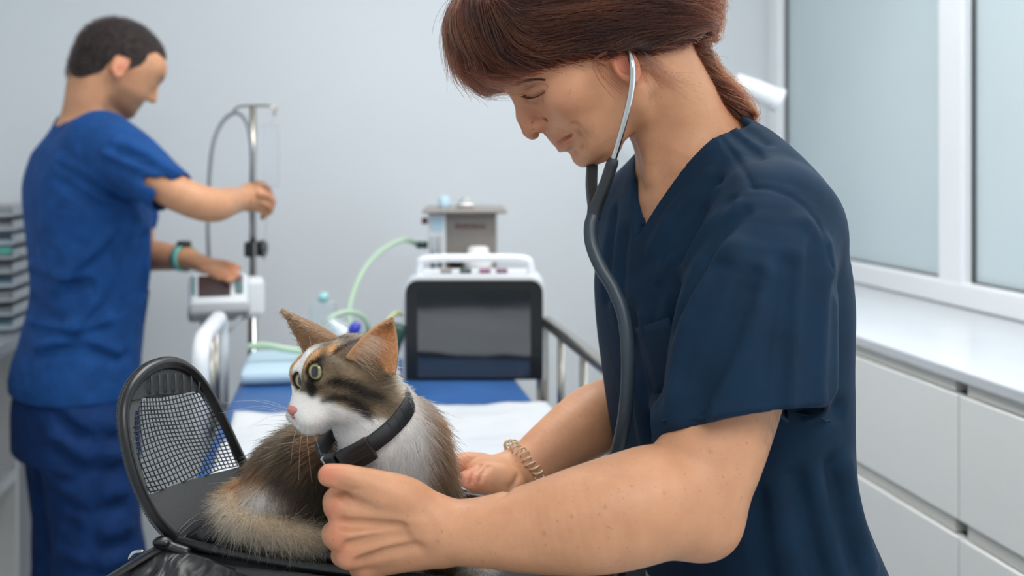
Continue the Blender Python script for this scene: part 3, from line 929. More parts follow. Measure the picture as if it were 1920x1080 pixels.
def A4(u, v, y, r): return (*P(u, v, y), r)
NEAR_ARM = [A4(1430, 440, .885, .040), A4(1402, 610, .850, .044), A4(1348, 790, .822, .0450), A4(1298, 912, .800, .0425), A4(1210, 946, .785, .0440), A4(1110, 972, .78, .0415), A4(1000, 990, .785, .0335), A4(920, 997, .788, .0275), A4(845, 998, .79, .0240)]
FAR_ARM = [(.132, 1.09, 1.265, .040), (.152, 1.125, 1.18, .039), A4(1185, 745, 1.12, .0390), A4(1110, 790, 1.08, .0375), A4(1040, 838, 1.05, .0305), A4(985, 880, 1.03, .0245)]
def woman_body():
    g = Grid(axis_pts((-.17, -.02, .0018), (-.02, .13, .0015), (.13, .47, .004)),
             axis_pts((.70, .86, .0019), (.86, 1.0, .0016), (1.0, 1.10, .0025), (1.10, 1.30, .006)),
             axis_pts((-.01, .88, .014), (.88, 1.10, .0018), (1.10, 1.30, .004), (1.30, 1.58, .0015)))
    g.pad = .015
    # trunk
    g.pad = .07
    g.loft([(.74, -.085, 0, .085, .14), (.82, -.075, 0, .090, .142), (.92, -.05, 0, .080, .128), (1.02, -.006, 0, .074, .118), (1.12, .012, 0, .080, .122), (1.2, .018, .0, .084, .125), (1.28, .020, 0, .074, .120), (1.325, .022, 0, .054, .09), (1.345, .024, 0, .030, .05)], 2.2, fr=TF)
    g.pad = .015
    # legs and feet
    for s in (-1, 1):
        hip, kn, an_ = TF.w((-.085, s * .085, .80)), TF.w((-.075, s * .085, .45)), TF.w((-.115, s * .085, .09))
        g.cone(hip, kn, .082, .052, .03); g.cone(kn, an_, .052, .036, .02)
        g.cone(TF.w((-.12, s * .085, .045)), TF.w((.03, s * .10, .035)), .034, .028, .02)
    # neck
    nb, nt_ = np.array([.196, .992, 1.345]), HN.w((-.118, 0, -.065))
    g.chain([(*nb, .058), *[(*((1 - t) * nb + t * nt_ + np.array([0, 0, .004])), r) for t, r in ((.35, .050), (.7, .0485))], (*nt_, .052)], 18, .05)
    # trapezius and collar bones
    for s in (-1, 1):
        g.cone(nb + np.array([0.004, 0, -.012]), TF.w((.018, s * .10, 1.285)), .034, .034, .06)
        g.cone(TF.w((.068, s * .018, 1.325)), TF.w((.058, s * .085, 1.330)), .005, .005, .008)
    # ---- head
    H = dict(fr=HN)
    g.ell((-.098, 0, .010), (.100, .074, .088), .02, **H)
    rows = [(-.1010, -.024, -.060, .016), (-.0975, -.0165, -.076, .027), (-.089, -.0135, -.090, .038), (-.079, -.0130, -.097, .045), (-.065, -.0105, -.103, .052), (-.052, -.0055, -.107, .057), (-.040, -.0045, -.109, .060), (-.020, -.0065, -.111, .0645), (0, -.004, -.112, .068), (.018, .0035, -.112, .070), (.04, .003, -.11, .070), (.06, -.006, -.11, .064)]
    g.loft([(z, (f + b) / 2, 0, (f - b) / 2, w) for z, f, b, w in rows], 2.35, .012, **H)
    g.ell((-.036, .047, -.033), (.022, .017, .016), .018, sym=True, **H)                      # cheek
    g.cone((-.004, 0, .012), (-.022, .046, .010), .0085, .007, .010, sym=True, **H)            # brow
    g.ell((-.002, .0305, -.0115), (.0125, .0165, .0095), .012, 's', sym=True, **H)             # socket
    g.ell((-.0205, .0310, -.0120), (.0150, .0165, .0135), .004, sym=True, **H)                 # lids over the eyeball
    # nose
    g.cone((-.0065, 0, .002), (.0035, 0, -.026), .0068, .0078, .010, **H)
    g.cone((.0035, 0, -.026), (.0070, 0, -.0395), .0080, .0088, .006, **H)
    g.ell((-.0025, .0108, -.0405), (.0110, .0066, .0072), .0045, sym=True, **H)
    g.cone((.0085, 0, -.0455), (-.004, 0, -.0465), .0038, .0048, .004, **H)
    g.ell((.0022, .0062, -.0480), (.0062, .0032, .0036), .0025, 's', sym=True, **H)
    g.cone((-.004, .0175, -.031), (-.0115, .0185, -.043), .0011, .0011, .004, 's', sym=True, **H)   # wing crease
    # mouth
    g.ell((-.018, 0, -.062), (.0150, .022, .018), .012, **H)
    g.cone((-.0100, .002, -.0597), (-.0225, .0235, -.0665), .0056, .0025, .003, sym=True, **H)
    g.cone((-.0122, 0, -.0722), (-.0225, .0215, -.0690), .0062, .0026, .003, sym=True, **H)
    g.cone((.0005, 0, -.049), (-.0005, 0, -.056), .0018, .0022, .005, 's', **H)                # philtrum
    g.ell((-.0265, 0, -.0895), (.0155, .019, .0125), .010, **H)                                # chin
    g.cone((-.004, .0, -.0795), (-.012, .016, -.081), .0030, .002, .008, 's', sym=True, **H)
    # smile fold and the pad behind it
    g.cone((-.0110, .0215, -.041), (-.0235, .0335, -.064), .0013, .0013, .006, 's', sym=True, **H)
    g.cone((-.0235, .0335, -.064), (-.0330, .0345, -.078), .0013, .0008, .006, 's', sym=True, **H)
    g.ell((-.033, .0395, -.056), (.012, .008, .014), .010, sym=True, **H)
    g.cone((-.088, .052, -.062), (-.040, .024, -.092), .013, .011, .02, sym=True, **H)         # jaw line
    # ears
    g.ell((-.088, .0700, -.041), (.0125, .0055, .021), .006, sym=True, R=[(.97, .05, .24), (-.14, .94, .3), (-.24, -.3, .92)], **H)
    g.ell((-.085, .0752, -.042), (.0060, .0040, .009), .003, 's', sym=True, **H)
    stroke(g, [(1040, 266, .6), (1050, 262), (1062, 254), (1069, 251, .5)], .0022, .005, 'u', .0012)
    stroke(g, [(1050, 281, .6), (1056, 276), (1066, 266), (1073, 260, .5)], .0030, .005, 'u', .0018)
    for o_ in (-6, -3, 0): stroke(g, [(1039 + o_, 273 - o_ * .2, 1.2), (1050, 266.5), (1060, 260), (1069, 255), (1074, 252, .6)], .0011, .0014, 's', .0002)
    # near eye drawn onto the face: lash line, lid crease
    stroke(g, [(984, 178), (996, 181), (1010, 178), (1022, 170)], .0011, .0018, 's', .0004)
    stroke(g, [(986, 166), (999, 157), (1013, 155), (1025, 163)], .0010, .0025, 's', .0)
    stroke(g, [(990, 187), (1004, 190), (1018, 184)], .0010, .004, 's', .0)
    # neck tendon, folds at the corner of the mouth
    stroke(g, [(1190, 170), (1205, 225), (1222, 290), (1226, 330)], .006, .016, 'u', .004)
    stroke(g, [(1078, 232), (1090, 250), (1096, 270), (1094, 284)], .0010, .005, 's')
    # ---- arms
    g.chain(NEAR_ARM, 60, .012)
    g.ell(P(1318, 980, .80), (.030, .034, .028), .02)                                          # elbow
    g.chain(FAR_ARM, 40, .02)
    # near hand: fist round the chest of the cat, thumb on top
    w0 = .788
    mc = [((822, 966), (640, 948), .785, .0135, .0120), ((820, 992), (640, 1003), .780, .0140, .0112), ((822, 1014), (657, 1040), .785, .0130, .0104), ((830, 1030), (690, 1062), .795, .0120, .0092)]
    g.ell(P(760, 990, .792), (PX(95, .79), .014, PX(56, .79)), .012)
    for (a, b, y, ra, rb) in mc:
        g.cone(P(*a, .790), P(*b, y), ra, rb, .010)
        g.ell(P(b[0] - 2, b[1], y - .001), (.0108, .0105, .0100), .005)
    fing = [[(634, 946, .790, .0118), (630, 938, .812, .0105), (640, 938, .832, .0092), (668, 948, .846, .0086), (700, 958, .848, .0080)],
            [(632, 1003, .785, .0112), (626, 1000, .812, .0100), (636, 998, .834, .0092), (668, 1002, .848, .0086), (702, 1008, .850, .0080)],
            [(650, 1040, .790, .0104), (642, 1040, .814, .0094), (652, 1040, .834, .0088), (682, 1044, .846, .0082), (710, 1048, .848, .0076)],
            [(682, 1062, .798, .0092), (674, 1066, .818, .0084), (682, 1068, .834, .0078), (706, 1070, .844, .0072), (730, 1072, .846, .0068)]]
    for f in fing:
        g.chain([A4(*q) for q in f], 18, .0035)
    g.chain([A4(800, 960, .790, .0165), A4(745, 932, .785, .0165), A4(700, 912, .780, .0130), A4(668, 900, .776, .0105), A4(640, 894, .775, .0098), A4(617, 891, .775, .0088)], 30, .0055)
    g.ell(P(735, 930, .792), (PX(60, .79), .016, PX(28, .79)), .012)
    g.ell(P(652, 925, .795), (PX(34, .79), .014, PX(22, .79)), .006)
    # creases and tendons of the near hand
    stroke(g, [(632, 908, .6), (652, 915), (668, 919), (690, 914, .5)], .0016, .003, 's')
    stroke(g, [(632, 916), (640, 932, .7), (646, 945, .4)], .0010, .004, 's')
    for a in ([(655, 962), (720, 968), (790, 980)], [(655, 1003), (720, 998), (800, 995)], [(668, 1036), (730, 1022), (800, 1010)]):
        stroke(g, a, .0022, .006, 'u', .0012)
    for a in ([(645, 982), (690, 985), (750, 988)], [(652, 1022), (700, 1012), (760, 1004)], [(678, 1052), (720, 1036), (780, 1024)]):
        stroke(g, a, .0014, .008, 's')
    # far hand, closed on the chest piece of the stethoscope
    g.chain([A4(990, 884, 1.03, .0240), A4(950, 890, 1.02, .0230), A4(915, 900, 1.01, .0220), A4(890, 905, 1.01, .016)], 16, .01, sq=((0, 1, 0), .85))
    g.ell(P(930, 905, .995), (.031, .018, .021), .010, R=[(.95, 0, -.3), (0, 1, 0), (.3, 0, .95)])
    g.chain([A4(905, 908, .985, .0150), A4(880, 905, .978, .0125), A4(862, 916, .975, .0105), A4(858, 936, .978, .0092)], 18, .006)
    for k, f in enumerate(([(905, 872, 1.02, .012), (870, 868, 1.012, .0105), (846, 882, 1.004, .0095), (846, 908, .998, .0085)],
              [(915, 880, 1.035, .012), (872, 880, 1.03, .0105), (840, 898, 1.018, .0095), (842, 925, 1.008, .0085)],
              [(925, 900, 1.045, .012), (880, 905, 1.045, .0100), (850, 922, 1.035, .009), (852, 945, 1.022, .008)],
              [(930, 915, 1.045, .011), (890, 930, 1.05, .0095), (866, 945, 1.04, .0085), (866, 962, 1.03, .0075)])):
        g.chain([A4(*q) for q in f], 16, .004)
    stroke(g, [(900, 872), (888, 888), (884, 905)], .0010, .0035, 's')
    stroke(g, [(915, 874), (905, 888), (900, 902)], .0008, .0035, 's')
    stroke(g, [(945, 928), (965, 905), (972, 890)], .0012, .005, 's')
    return g
gw = woman_body()
V, Q = gw.poly(2)
base = np.array(lin(198, 146, 111))
C = np.tile(base, (len(V), 1))
def mixc(C, w, rgb): return C * (1 - w[:, None]) + np.array(lin(*rgb)) * w[:, None]
hl = (V - HN.o) @ HN.R.T
ay = np.abs(hl[:, 1])
ha = np.stack([hl[:, 0], ay, hl[:, 2]], 1)
for pl_, w_ in (([(1034, 268), (1046, 262), (1058, 257), (1069, 254)], .0026), ([(1044, 278), (1052, 274), (1062, 266), (1070, 260)], .0032)):
    for u_, v_, _ in catmull([(*p_, 0) for p_ in pl_], 26):
        h_ = hit(gw, u_, v_)
        if h_ is not None:
            for sg in (1, -1):
                hh_ = (h_ - HN.o) @ HN.R.T * np.array([1, sg, 1])
                C = mixc(C, .16 * np.exp(-(np.linalg.norm(hl - hh_, axis=1) / w_) ** 2), (172, 98, 92))
C = mixc(C, .38 * blob(ha, (-.02, .045, -.035), (.03, .03, .025)), (196, 126, 100))
C = mixc(C, .45 * blob(ha, (.004, .004, -.036), (.02, .02, .014)), (190, 118, 98))
C = mixc(C, .75 * blob(ha, (-.088, .074, -.040), (.018, .012, .026)), (180, 96, 76))
C = mixc(C, .45 * blob(ha, (-.014, .031, -.012), (.012, .018, .012)), (164, 112, 98))
for (a, y, r, w) in (((620, 958), .77, .010, .5), ((628, 1003), .77, .010, .45), ((645, 1038), .775, .010, .4), ((612, 889), .765, .012, .6), ((690, 1062), .79, .012, .3), ((870, 905), .97, .018, .6), ((850, 890), 1.0, .02, .5)):
    C = mixc(C, w * blob(V, P(*a, y), (r, .02, r)), (198, 112, 92))
# small tattoo on the back of the upper arm
tz = blob(V, P(1446, 815, .83), (.014, .05, .028)); tn = vnoise(V, 900, 11)
C = mixc(C, .75 * np.clip(tz * 1.6, 0, 1) * ss(tn, .0, .3), (92, 98, 104))
for (u, v) in ((1135, 950), (1072, 968), (1245, 925), (820, 1015), (1020, 1000), (905, 1052), (1330, 845)):
    h_ = hit(gw, u, v)
    if h_ is not None: C = mixc(C, .40 * np.clip(1.4 * blob(V, h_, (.0012, .003, .0012)), 0, 1), (110, 62, 48))
body = mesh('body', V, Q, m_skin, wm, True, attr=C)

# ---- scrub top
def scrub():
    g = Grid(axis_pts((.045, .46, .0026)), axis_pts((.72, 1.05, .0026), (1.05, 1.32, .005)), axis_pts((.60, .93, .006), (.93, 1.46, .0026)))
    g.loft([(.62, -.10, 0, .115, .165), (.74, -.095, 0, .112, .162), (.86, -.070, 0, .104, .155), (.953, -.040, 0, .095, .148), (1.048, -.002, 0, .088, .140), (1.153, .012, 0, .094, .143), (1.226, .016, 0, .099, .145), (1.26, .017, 0, .096, .143), (1.294, .018, 0, .088, .138), (1.320, .020, 0, .078, .128), (1.347, .022, 0, .066, .112), (1.372, .024, 0, .053, .088), (1.392, .024, 0, .040, .062), (1.406, .024, 0, .026, .038)], 2.2, fr=TF)
    for s in (-1, 1):
        g.cone(TF.w((.010, s * .045, 1.345)), TF.w((.03, s * .110, 1.305)), .034, .044, .03)
    # far sleeve
    fs = [(.138, 1.085, 1.275, .050), (.154, 1.115, 1.205, .051), (.162, 1.120, 1.14, .053)]
    g.chain(fs, 10, .02)
    # bottom hem side vents, back shape
    # near sleeve: open tube with folds, a cut hem, hollow at the end; sculpted alone, then joined
    slv = np.array([A4(1445, 405, .872, .050), A4(1432, 500, .850, .0600), A4(1412, 640, .832, .0680), A4(1398, 860, .818, .0725)])
    q = catmull(slv, 16).astype(np.float32)
    pn = np.array([-.15, .45, 1.0]); pn /= np.linalg.norm(pn); pc = float(pn @ P(1400, 798, .818))
    gS = Grid(*g.ax)
    def tube(X, Y, Z, off):
        best = None
        for i in range(len(q) - 1):
            a, b = q[i], q[i + 1]; e = b[:3] - a[:3]; L_ = float(e @ e)
            x, y, z = X - a[0], Y - a[1], Z - a[2]
            t = np.clip((x * e[0] + y * e[1] + z * e[2]) / L_, 0, 1)
            x, y, z = x - t * e[0], y - t * e[1], z - t * e[2]
            d = np.sqrt(x * x + y * y + z * z) - (a[3] + (b[3] - a[3]) * t - off)
            best = d if best is None else np.minimum(best, d)
        return best
    lo, hi = q[:, :3].min(0) - .085, q[:, :3].max(0) + .085
    gS.op(lambda X, Y, Z: tube(X, Y, Z, 0.0), lo, hi, 'u', 0)
    R_ = lambda pts, r=.006, k=.014, s=.004: stroke(gS, pts, r, k, 'u', s)
    S_ = lambda pts, r=.004, k=.014, s=.0: stroke(gS, pts, r, k, 's', s)
    R_([(1506, 420, .4), (1502, 520), (1496, 640), (1492, 770), (1490, 860)], .010, .016, .004)
    S_([(1528, 450, .4), (1526, 600), (1522, 760), (1520, 860)], .009, .016)
    S_([(1474, 500, .4), (1466, 640), (1458, 760), (1455, 860)], .008, .016)
    R_([(1548, 460, .4), (1556, 580), (1558, 780), (1558, 860)], .006, .016, .003)
    R_([(1440, 520, .3), (1400, 640), (1350, 770), (1330, 860)], .009, .018, .005)
    S_([(1410, 520, .3), (1360, 640), (1310, 750, .8), (1290, 840, .5)], .008, .018)
    R_([(1372, 470, .3), (1330, 560), (1290, 660), (1265, 780, .6)], .007, .024, .004)
    S_([(1345, 500, .3), (1300, 600), (1266, 700, .6)], .005, .02)
    gS.op(lambda X, Y, Z: np.float32(pc) - (X * np.float32(pn[0]) + Y * np.float32(pn[1]) + Z * np.float32(pn[2])), (.0, .70, .9), (.46, 1.0, 1.3), 'i', .002)
    gS.op(lambda X, Y, Z: np.maximum(tube(X, Y, Z, .0115), Z - np.float32(1.170)), lo, hi, 's', .001)
    dmin = np.minimum(g.d, gS.d); hh = np.maximum(.012 - np.abs(g.d - gS.d), 0); g.d = dmin - hh * hh * np.float32(.25 / .012) * (g.ax[2][None, None, :] > 1.17)
    g.d = g.d.astype(np.float32)
    R_ = lambda pts, r=.006, k=.014, s=.004: stroke(g, pts, r, k, 'u', s)
    S_ = lambda pts, r=.004, k=.014, s=.0: stroke(g, pts, r, k, 's', s)
    S_([(1572, 520, .4), (1574, 640), (1573, 730), (1572, 775, .3)], .006, .014)               # sleeve against the back
    # chest: folds fanning from the shoulder
    for a in ([(1380, 385, .4), (1330, 430), (1280, 520), (1245, 600, .4)], [(1350, 360, .4), (1290, 430), (1240, 520, .5)], [(1330, 330, .4), (1270, 400), (1222, 470, .4)]):
        R_(a, .0075, .010, .0030)
        S_([(u + 16, v + 14, *r) for u, v, *r in a], .0065, .010)
    for a in ([(1150, 400, .5), (1140, 470), (1135, 560, .4)], [(1170, 440, .4), (1160, 520), (1165, 600, .4)]):
        S_(a, .005, .014)
    for a in ([(1195, 600, .4), (1208, 700), (1225, 800), (1235, 900, .4)], [(1180, 720, .4), (1200, 850), (1235, 1000, .5)]):
        S_(a, .006, .02)
        R_([(u + 18, v, *r) for u, v, *r in a], .006, .02, .003)
    # lower back
    for a in ([(1560, 880, .4), (1570, 960), (1600, 1060, .8)], [(1500, 900, .4), (1520, 980), (1545, 1080, .8)], [(1430, 930, .3), (1440, 1010), (1455, 1080)]):
        S_(a, .007, .02); R_([(u + 22, v, *r) for u, v, *r in a], .007, .02, .003)
    # shoulder seams: yoke and sleeve head
    S_([(1338, 240), (1375, 290), (1400, 330), (1412, 355)], .0016, .003)
    S_([(1412, 352), (1450, 356), (1500, 380), (1540, 430), (1560, 500)], .0014, .003)
    S_([(1345, 225, .6), (1390, 262), (1430, 300, .4)], .004, .01)
    S_([(1352, 205, .6), (1400, 238), (1440, 270, .4)], .004, .01)
    g.chain([(*q_[:3], q_[3] - .004) for q_ in fs[1:]] + [(.166, 1.12, 1.08, .05)], 8, .002, 's')
    # neck opening: the neck tube and the V
    nb, nt_ = np.array([.196, .992, 1.345]), HN.w((-.118, 0, -.065))
    dn = (nt_ - nb) / np.linalg.norm(nt_ - nb)
    g.cone(nb + dn * .012, nt_ + dn * .05, .060, .066, .004, 's')
    def vee(X, Y, Z):
        zz = Z - np.float32(1.288)
        w = np.abs(Y + np.float32(.010)) - np.float32(.58) * zz
        return np.maximum(w * np.float32(.85), np.float32(.02) - X)
    g.op(vee, (.02, -.08, 1.29), (.2, .08, 1.46), 's', .003, fr=TF)
    return g
gs = scrub()
V, Q = gs.poly(3, .02)
top = mesh('scrub_top', V, Q, m_navy, wm)
def seam(g, pts, r, name, mat, parent, n=40, sink=0.0):
    q = catmull([(*p, 0) for p in pts], n)
    pp = [hit(g, u, v) for u, v, _ in q]
    pp = np.array([p for p in pp if p is not None]); pp[:, 1] = np.convolve(np.pad(pp[:, 1], 2, 'edge'), np.ones(5) / 5, 'valid') + sink
    return MBw().tube(pp, r, 8).buildw(name, mat, parent)
class MBw(MB):
    def buildw(s, name, mat, parent):
        return mesh(name, s.v, s.f, mat, parent, True)
seam(gs, [(1326, 222), (1305, 262), (1277, 305), (1245, 352), (1217, 396), (1204, 424)], .0028, 'neck_band', m_navy, top)
seam(gs, [(1243, 789), (1300, 784), (1380, 776), (1450, 770), (1520, 778), (1556, 790)], .0016, 'sleeve_hem', m_navy, top, sink=.001)
# chest pocket: a thin patch standing a little off the cloth
uv = [(1192 + 62 * i / 5 + j * 4.5, 606 + j * 16 + (8 - i * 4) * (1 if j == 0 else .4)) for j in range(9) for i in range(6)]
hp = [hit(gs, u, v) for u, v in uv if u < 1232]; hp = np.array([h_ for h_ in hp if h_ is not None])
hp = hp[hp[:, 1] > np.median(hp[:, 1]) - .015]
fq = np.linalg.lstsq(np.stack([np.ones(len(hp)), hp[:, 0], hp[:, 2], hp[:, 0] * hp[:, 2]], 1), hp[:, 1], rcond=None)[0]
pk = []
for u, v in uv:
    y_ = float(np.median(hp[:, 1]))
    for _ in range(3):
        p_ = P(u, v, y_); y_ = float(fq @ np.array([1, p_[0], p_[2], p_[0] * p_[2]]))
    pk.append(P(u, v, y_) - np.array([0, .003, 0]))
pf = [(j * 6 + i, j * 6 + i + 1, j * 6 + i + 7, j * 6 + i + 6) for j in range(8) for i in range(5)]
o = mesh('pocket', pk, pf, m_navy, top); sd = o.modifiers.new('thickness', 'SOLIDIFY'); sd.thickness = .0035; sd.offset = 0
# ---- trousers and shoes (below the picture)
g = Grid(axis_pts((.12, .56, .008)), axis_pts((.78, 1.32, .008)), axis_pts((.05, .90, .012))); g.pad = .014
g.loft([(.70, -.09, 0, .112, .175), (.80, -.085, 0, .112, .172), (.88, -.07, 0, .105, .165)], 2.2, fr=TF)
for s in (-1, 1):
    g.cone(TF.w((-.088, s * .088, .76)), TF.w((-.08, s * .09, .45)), .098, .080, .03)
    g.cone(TF.w((-.08, s * .09, .45)), TF.w((-.115, s * .09, .12)), .080, .072, .02)
g.plane((0, 0, .075), (0, 0, -1))
V, Q = g.poly(1); mesh('trousers', V, Q, m_navy, wm)
m_shoe = plain('white_rubber', (206, 208, 206), .5)
for s in (-1, 1):
    g = Grid(*[axis_pts((c - .2, c + .2, .007)) for c in TF.w((-.06, s * .09, 0))[:2]], axis_pts((-.01, .13, .006))); g.pad = .01
    g.cone(TF.w((-.125, s * .087, .042)), TF.w((.035, s * .10, .036)), .044, .040, .02); g.cone(TF.w((-.12, s * .087, .06)), TF.w((-.11, s * .087, .10)), .042, .044, .02)
    g.plane((0, 0, .0), (0, 0, -1))
    V, Q = g.poly(1); mesh('shoe', V, Q, m_shoe, wm)

# ---- hair
rng = np.random.default_rng(7)
hx = [.06, .030, .010, -.025, -.055, -.085, -.100, -.112, -.13, -.17, -.22]
hz = [.020, .018, .0165, .003, -.012, -.030, -.036, -.046, -.052, -.062, -.07]
def hair_volume():
    g = Grid(axis_pts((-.10, .36, .0028)), axis_pts((.85, 1.10, .0028)), axis_pts((1.32, 1.64, .0028)))
    H = dict(fr=HN)
    g.ell((-.100, 0, .020), (.113, .0845, .098), .01, **H)
    g.ell((-.022, 0, .054), (.048, .0745, .050), .035, **H)
    g.ell((-.150, 0, .000), (.060, .070, .070), .03, **H)
    X, Y, Z = np.meshgrid(*g.ax, indexing='ij'); pp = np.stack([X.ravel(), Y.ravel(), Z.ravel()], 1)
    hd = (gsample(gw, pp) - .0085).astype(np.float32).reshape(X.shape); del X, Y, Z, pp
    h_ = np.maximum(np.float32(.012) - np.abs(g.d - hd), 0); g.d = (np.minimum(g.d, hd) - h_ * h_ * np.float32(.25 / .012)).astype(np.float32)
    def cut(X, Y, Z):
        h = np.interp(X, hx[::-1], hz[::-1]).astype(np.float32)
        h = h + np.float32(1.2) * np.maximum(0, np.float32(.045) - np.abs(Y)) * (X < -.1)
        return h - Z
    g.op(cut, (-.30, -.25, -.35), (.2, .25, .2), 'i', .006, fr=HN)
    # keep off the face: the head itself
    g.ell((-.176, 0, -.030), (.040, .046, .036), .025, **H)
    # loose knot and the braid down the back
    br = catmull([A4(1262, 88, .975, .030), A4(1292, 118, .975, .022), A4(1318, 148, .978, .0165), A4(1345, 172, .975, .0135), A4(1375, 194, .965, .0105), A4(1402, 213, .955, .006)], 26)
    for i in range(len(br) - 1):
        s = 1 if i % 2 else -1
        t = br[i + 1, :3] - br[i, :3]; n = np.cross(t, (0, 1, 0)); n /= np.linalg.norm(n) + 1e-9
        c = br[i, :3] + n * s * br[i, 3] * .38
        g.ell(c, (br[i, 3] * .95, br[i, 3] * .8, br[i, 3] * .62), .003, R=np.array([(.8, .0, -.55), (0, 1, 0), (.55, 0, .8)]) if s > 0 else np.array([(.35, 0, -.94), (0, 1, 0), (.94, 0, .35)]))
    return g, br
gh, braid = hair_volume()
V, Q = gh.poly(1)
Ch = np.tile(np.array(lin(44, 27, 24)), (len(V), 1))
q = M('hair_mass', lin(44, 28, 24), .6, spec=.2); q.tint(lin(36, 22, 20), lin(56, 34, 28), 120); m_hmass = q.m
hb = mesh('hair', V, Q, m_hmass, wm)
def hflow(p):
    l = (p - HN.o) @ HN.R.T
    fr_ = ss(l[:, 0] + .25 * l[:, 2], -.045, .02)[:, None]
    tgt = np.array([-.178, 0, -.032]) - l; tgt /= np.linalg.norm(tgt, axis=1)[:, None]
    tgt[:, 2] += .25 * ss(l[:, 0], -.06, 0.0)
    fw = np.stack([.55 + 0 * l[:, 0], .35 * np.sign(l[:, 1] + 1e-6) * ss(np.abs(l[:, 1]), .0, .05), -1.0 + 0 * l[:, 0]], 1)
    low = ss(l[:, 2], .045, .012)[:, None] * fr_                                     # at the fringe's edge the hair turns back
    fw = fw * (1 - .75 * low) + np.array([-.8, .1, -.25]) * .75 * low
    d = (fw * fr_ + tgt * (1 - fr_)) @ HN.R
    db_ = np.min(np.linalg.norm(p[:, None, :] - braid[None, ::3, :3], axis=2), axis=1)
    w = ss(db_, .035, .015)[:, None] * (l[:, 0] < -.15)[:, None]
    return d * (1 - w) + np.array([.75, -.12 , -.55]) * w
n = 21000
roots, nn = sample_surface(V, Q, n, rng)
l = (roots - HN.o) @ HN.R.T
st = comb(gh, roots, hflow, 14, .0042, .0, rng, .10)
t = np.linspace(0, 1, 15)
N = ggrad(gh, st.reshape(-1, 3)).reshape(st.shape)
lift = (rng.random(n) ** 3 * .0055)[:, None] * np.sin(t * 2.6)[None] + (rng.random(n) ** 6 * .012)[:, None] * t[None] ** 2
ph = rng.random((n, 1)) * 6.28
st = st + N * (lift + .0006)[:, :, None] + rng.normal(size=(n, 1, 3)) * .0007 + (np.sin(t[None] * 5 + ph) * .0012 * t[None])[:, :, None] * rng.normal(size=(n, 1, 3))
cl = vnoise(roots, 240, 2) * .5 + .5 + rng.normal(size=n) * .16
fr_w = ss(l[:, 0], -.04, .02); bk = ss(l[:, 0], -.12, -.17)
dk, au, lt = np.array(lin(20, 12, 10)), np.array(lin(70, 27, 14)), np.array(lin(122, 66, 38))
w1 = np.clip(.18 + .55 * fr_w * cl + .45 * cl * .6 + .35 * bk, 0, 1)[:, None]; w2 = np.clip((cl - .62) * 1.3 + .45 * bk * cl, 0, .85)[:, None]
hc = dk * (1 - w1) + au * w1; hc = hc * (1 - w2) + lt * w2
hair_obj('strands', st, np.linspace(.00023, .00009, 15), m_hair, hb, hc, 'stuff')
# fringe wisps, nape wisps
def wisps(starts, n, seed, spread=.004, r=.00022, colr=(66, 28, 16)):
    rg = np.random.default_rng(seed); out = []
    for i in range(n):
        a = starts[rg.integers(len(starts))]
        q = catmull([(*P(*p), ) for p in a], 12) + rg.normal(size=3) * np.array([spread, spread * 2, spread * .6]) * 1.0
        q = q + (np.linspace(0, 1, 12) ** 2)[:, None] * rg.normal(size=3) * spread * 1.6
        out.append(q)
    out = np.array(out)
    c = np.array(lin(*colr)) * (0.55 + .9 * rg.random((n, 1)))
    return hair_obj('wisps', out, np.linspace(r, r * .35, 12), m_hair, hb, c, 'stuff')
wisps([[(885, 60, .95), (862, 100, .94), (868, 140, .935), (895, 160, .935)], [(880, 20, .96), (851, 70, .96), (852, 110, .96), (866, 140, .96)], [(890, 110, .92), (900, 138, .915), (930, 152, .905), (975, 152, .90)]], 420, 3)
wisps([[(1140, 100, .885), (1120, 112, .884), (1132, 140, .886), (1165, 172, .89)]], 10, 5, .0022)
wisps([[(1200, 112, .905), (1225, 128, .91), (1250, 148, .92), (1275, 160, .935)], [(1195, 122, .905), (1205, 140, .91), (1215, 160, .915)]], 240, 8, .005, .00016, (90, 60, 46))
# eyebrow and lashes of the visible eye, the ring in the nose
eb = []
rg = np.random.default_rng(1)
for i in range(420):
    s = rg.random(); u = 954 + 62 * s; v = 163 - 14 * math.sin(s * 1.9) + (rg.random() - .5) * (7 - 4 * s)
    h_ = hit(gw, u, v)
    if h_ is None: continue
    h2 = hit(gw, u + 8, v - 3 + 4 * s)
    if h2 is None: h2 = h_ + np.array([.004, 0, .001])
    eb.append(np.stack([h_ + (h2 - h_) * t - np.array([0, .0008 * (1 + t), 0]) for t in (0, .5, 1)]))
hair_obj('eyebrow', np.array(eb), np.array([.00022, .0002, .0001]), m_hair, body, np.tile(np.array(lin(66, 44, 36)), (len(eb), 1)), 'stuff')
el = []
for i in range(120):
    s = rg.random(); q_ = catmull([(984, 178), (996, 182), (1010, 179), (1022, 171)], 40)[int(s * 39)]
    h_ = hit(gw, q_[0], q_[1])
    if h_ is None: continue
    b_ = h_ + np.array([0, -.0005, 0])
    el.append(np.stack([b_, b_ + np.array([-.0022 + .001 * s, -.0022, -.0016]), b_ + np.array([-.0046 + .003 * s, -.0034, -.0022 + .0012 * rg.random()])]))
hair_obj('eyelashes', np.array(el), np.array([.00036, .00028, .0001]), m_hair, body, np.tile(np.array(lin(30, 20, 18)), (len(el), 1)), 'stuff')
h_ = hit(gw, 1000, 236)
rg_ = [h_ + np.array([.0026 * math.cos(t) - .001, -.0006 + .0012 * math.cos(t), .0036 * math.sin(t)]) for t in np.linspace(0, 2 * math.pi, 20, endpoint=False)]
m_gold = plain('gold_wire', (196, 160, 104), .2, 1.0)
tag(mesh('nose_ring', *(lambda m: (m.v, m.f))(MB().ring(rg_, .00038, 6)), m_gold, None), 'tiny gold ring in the nostril of the woman', 'nose ring')
del gh

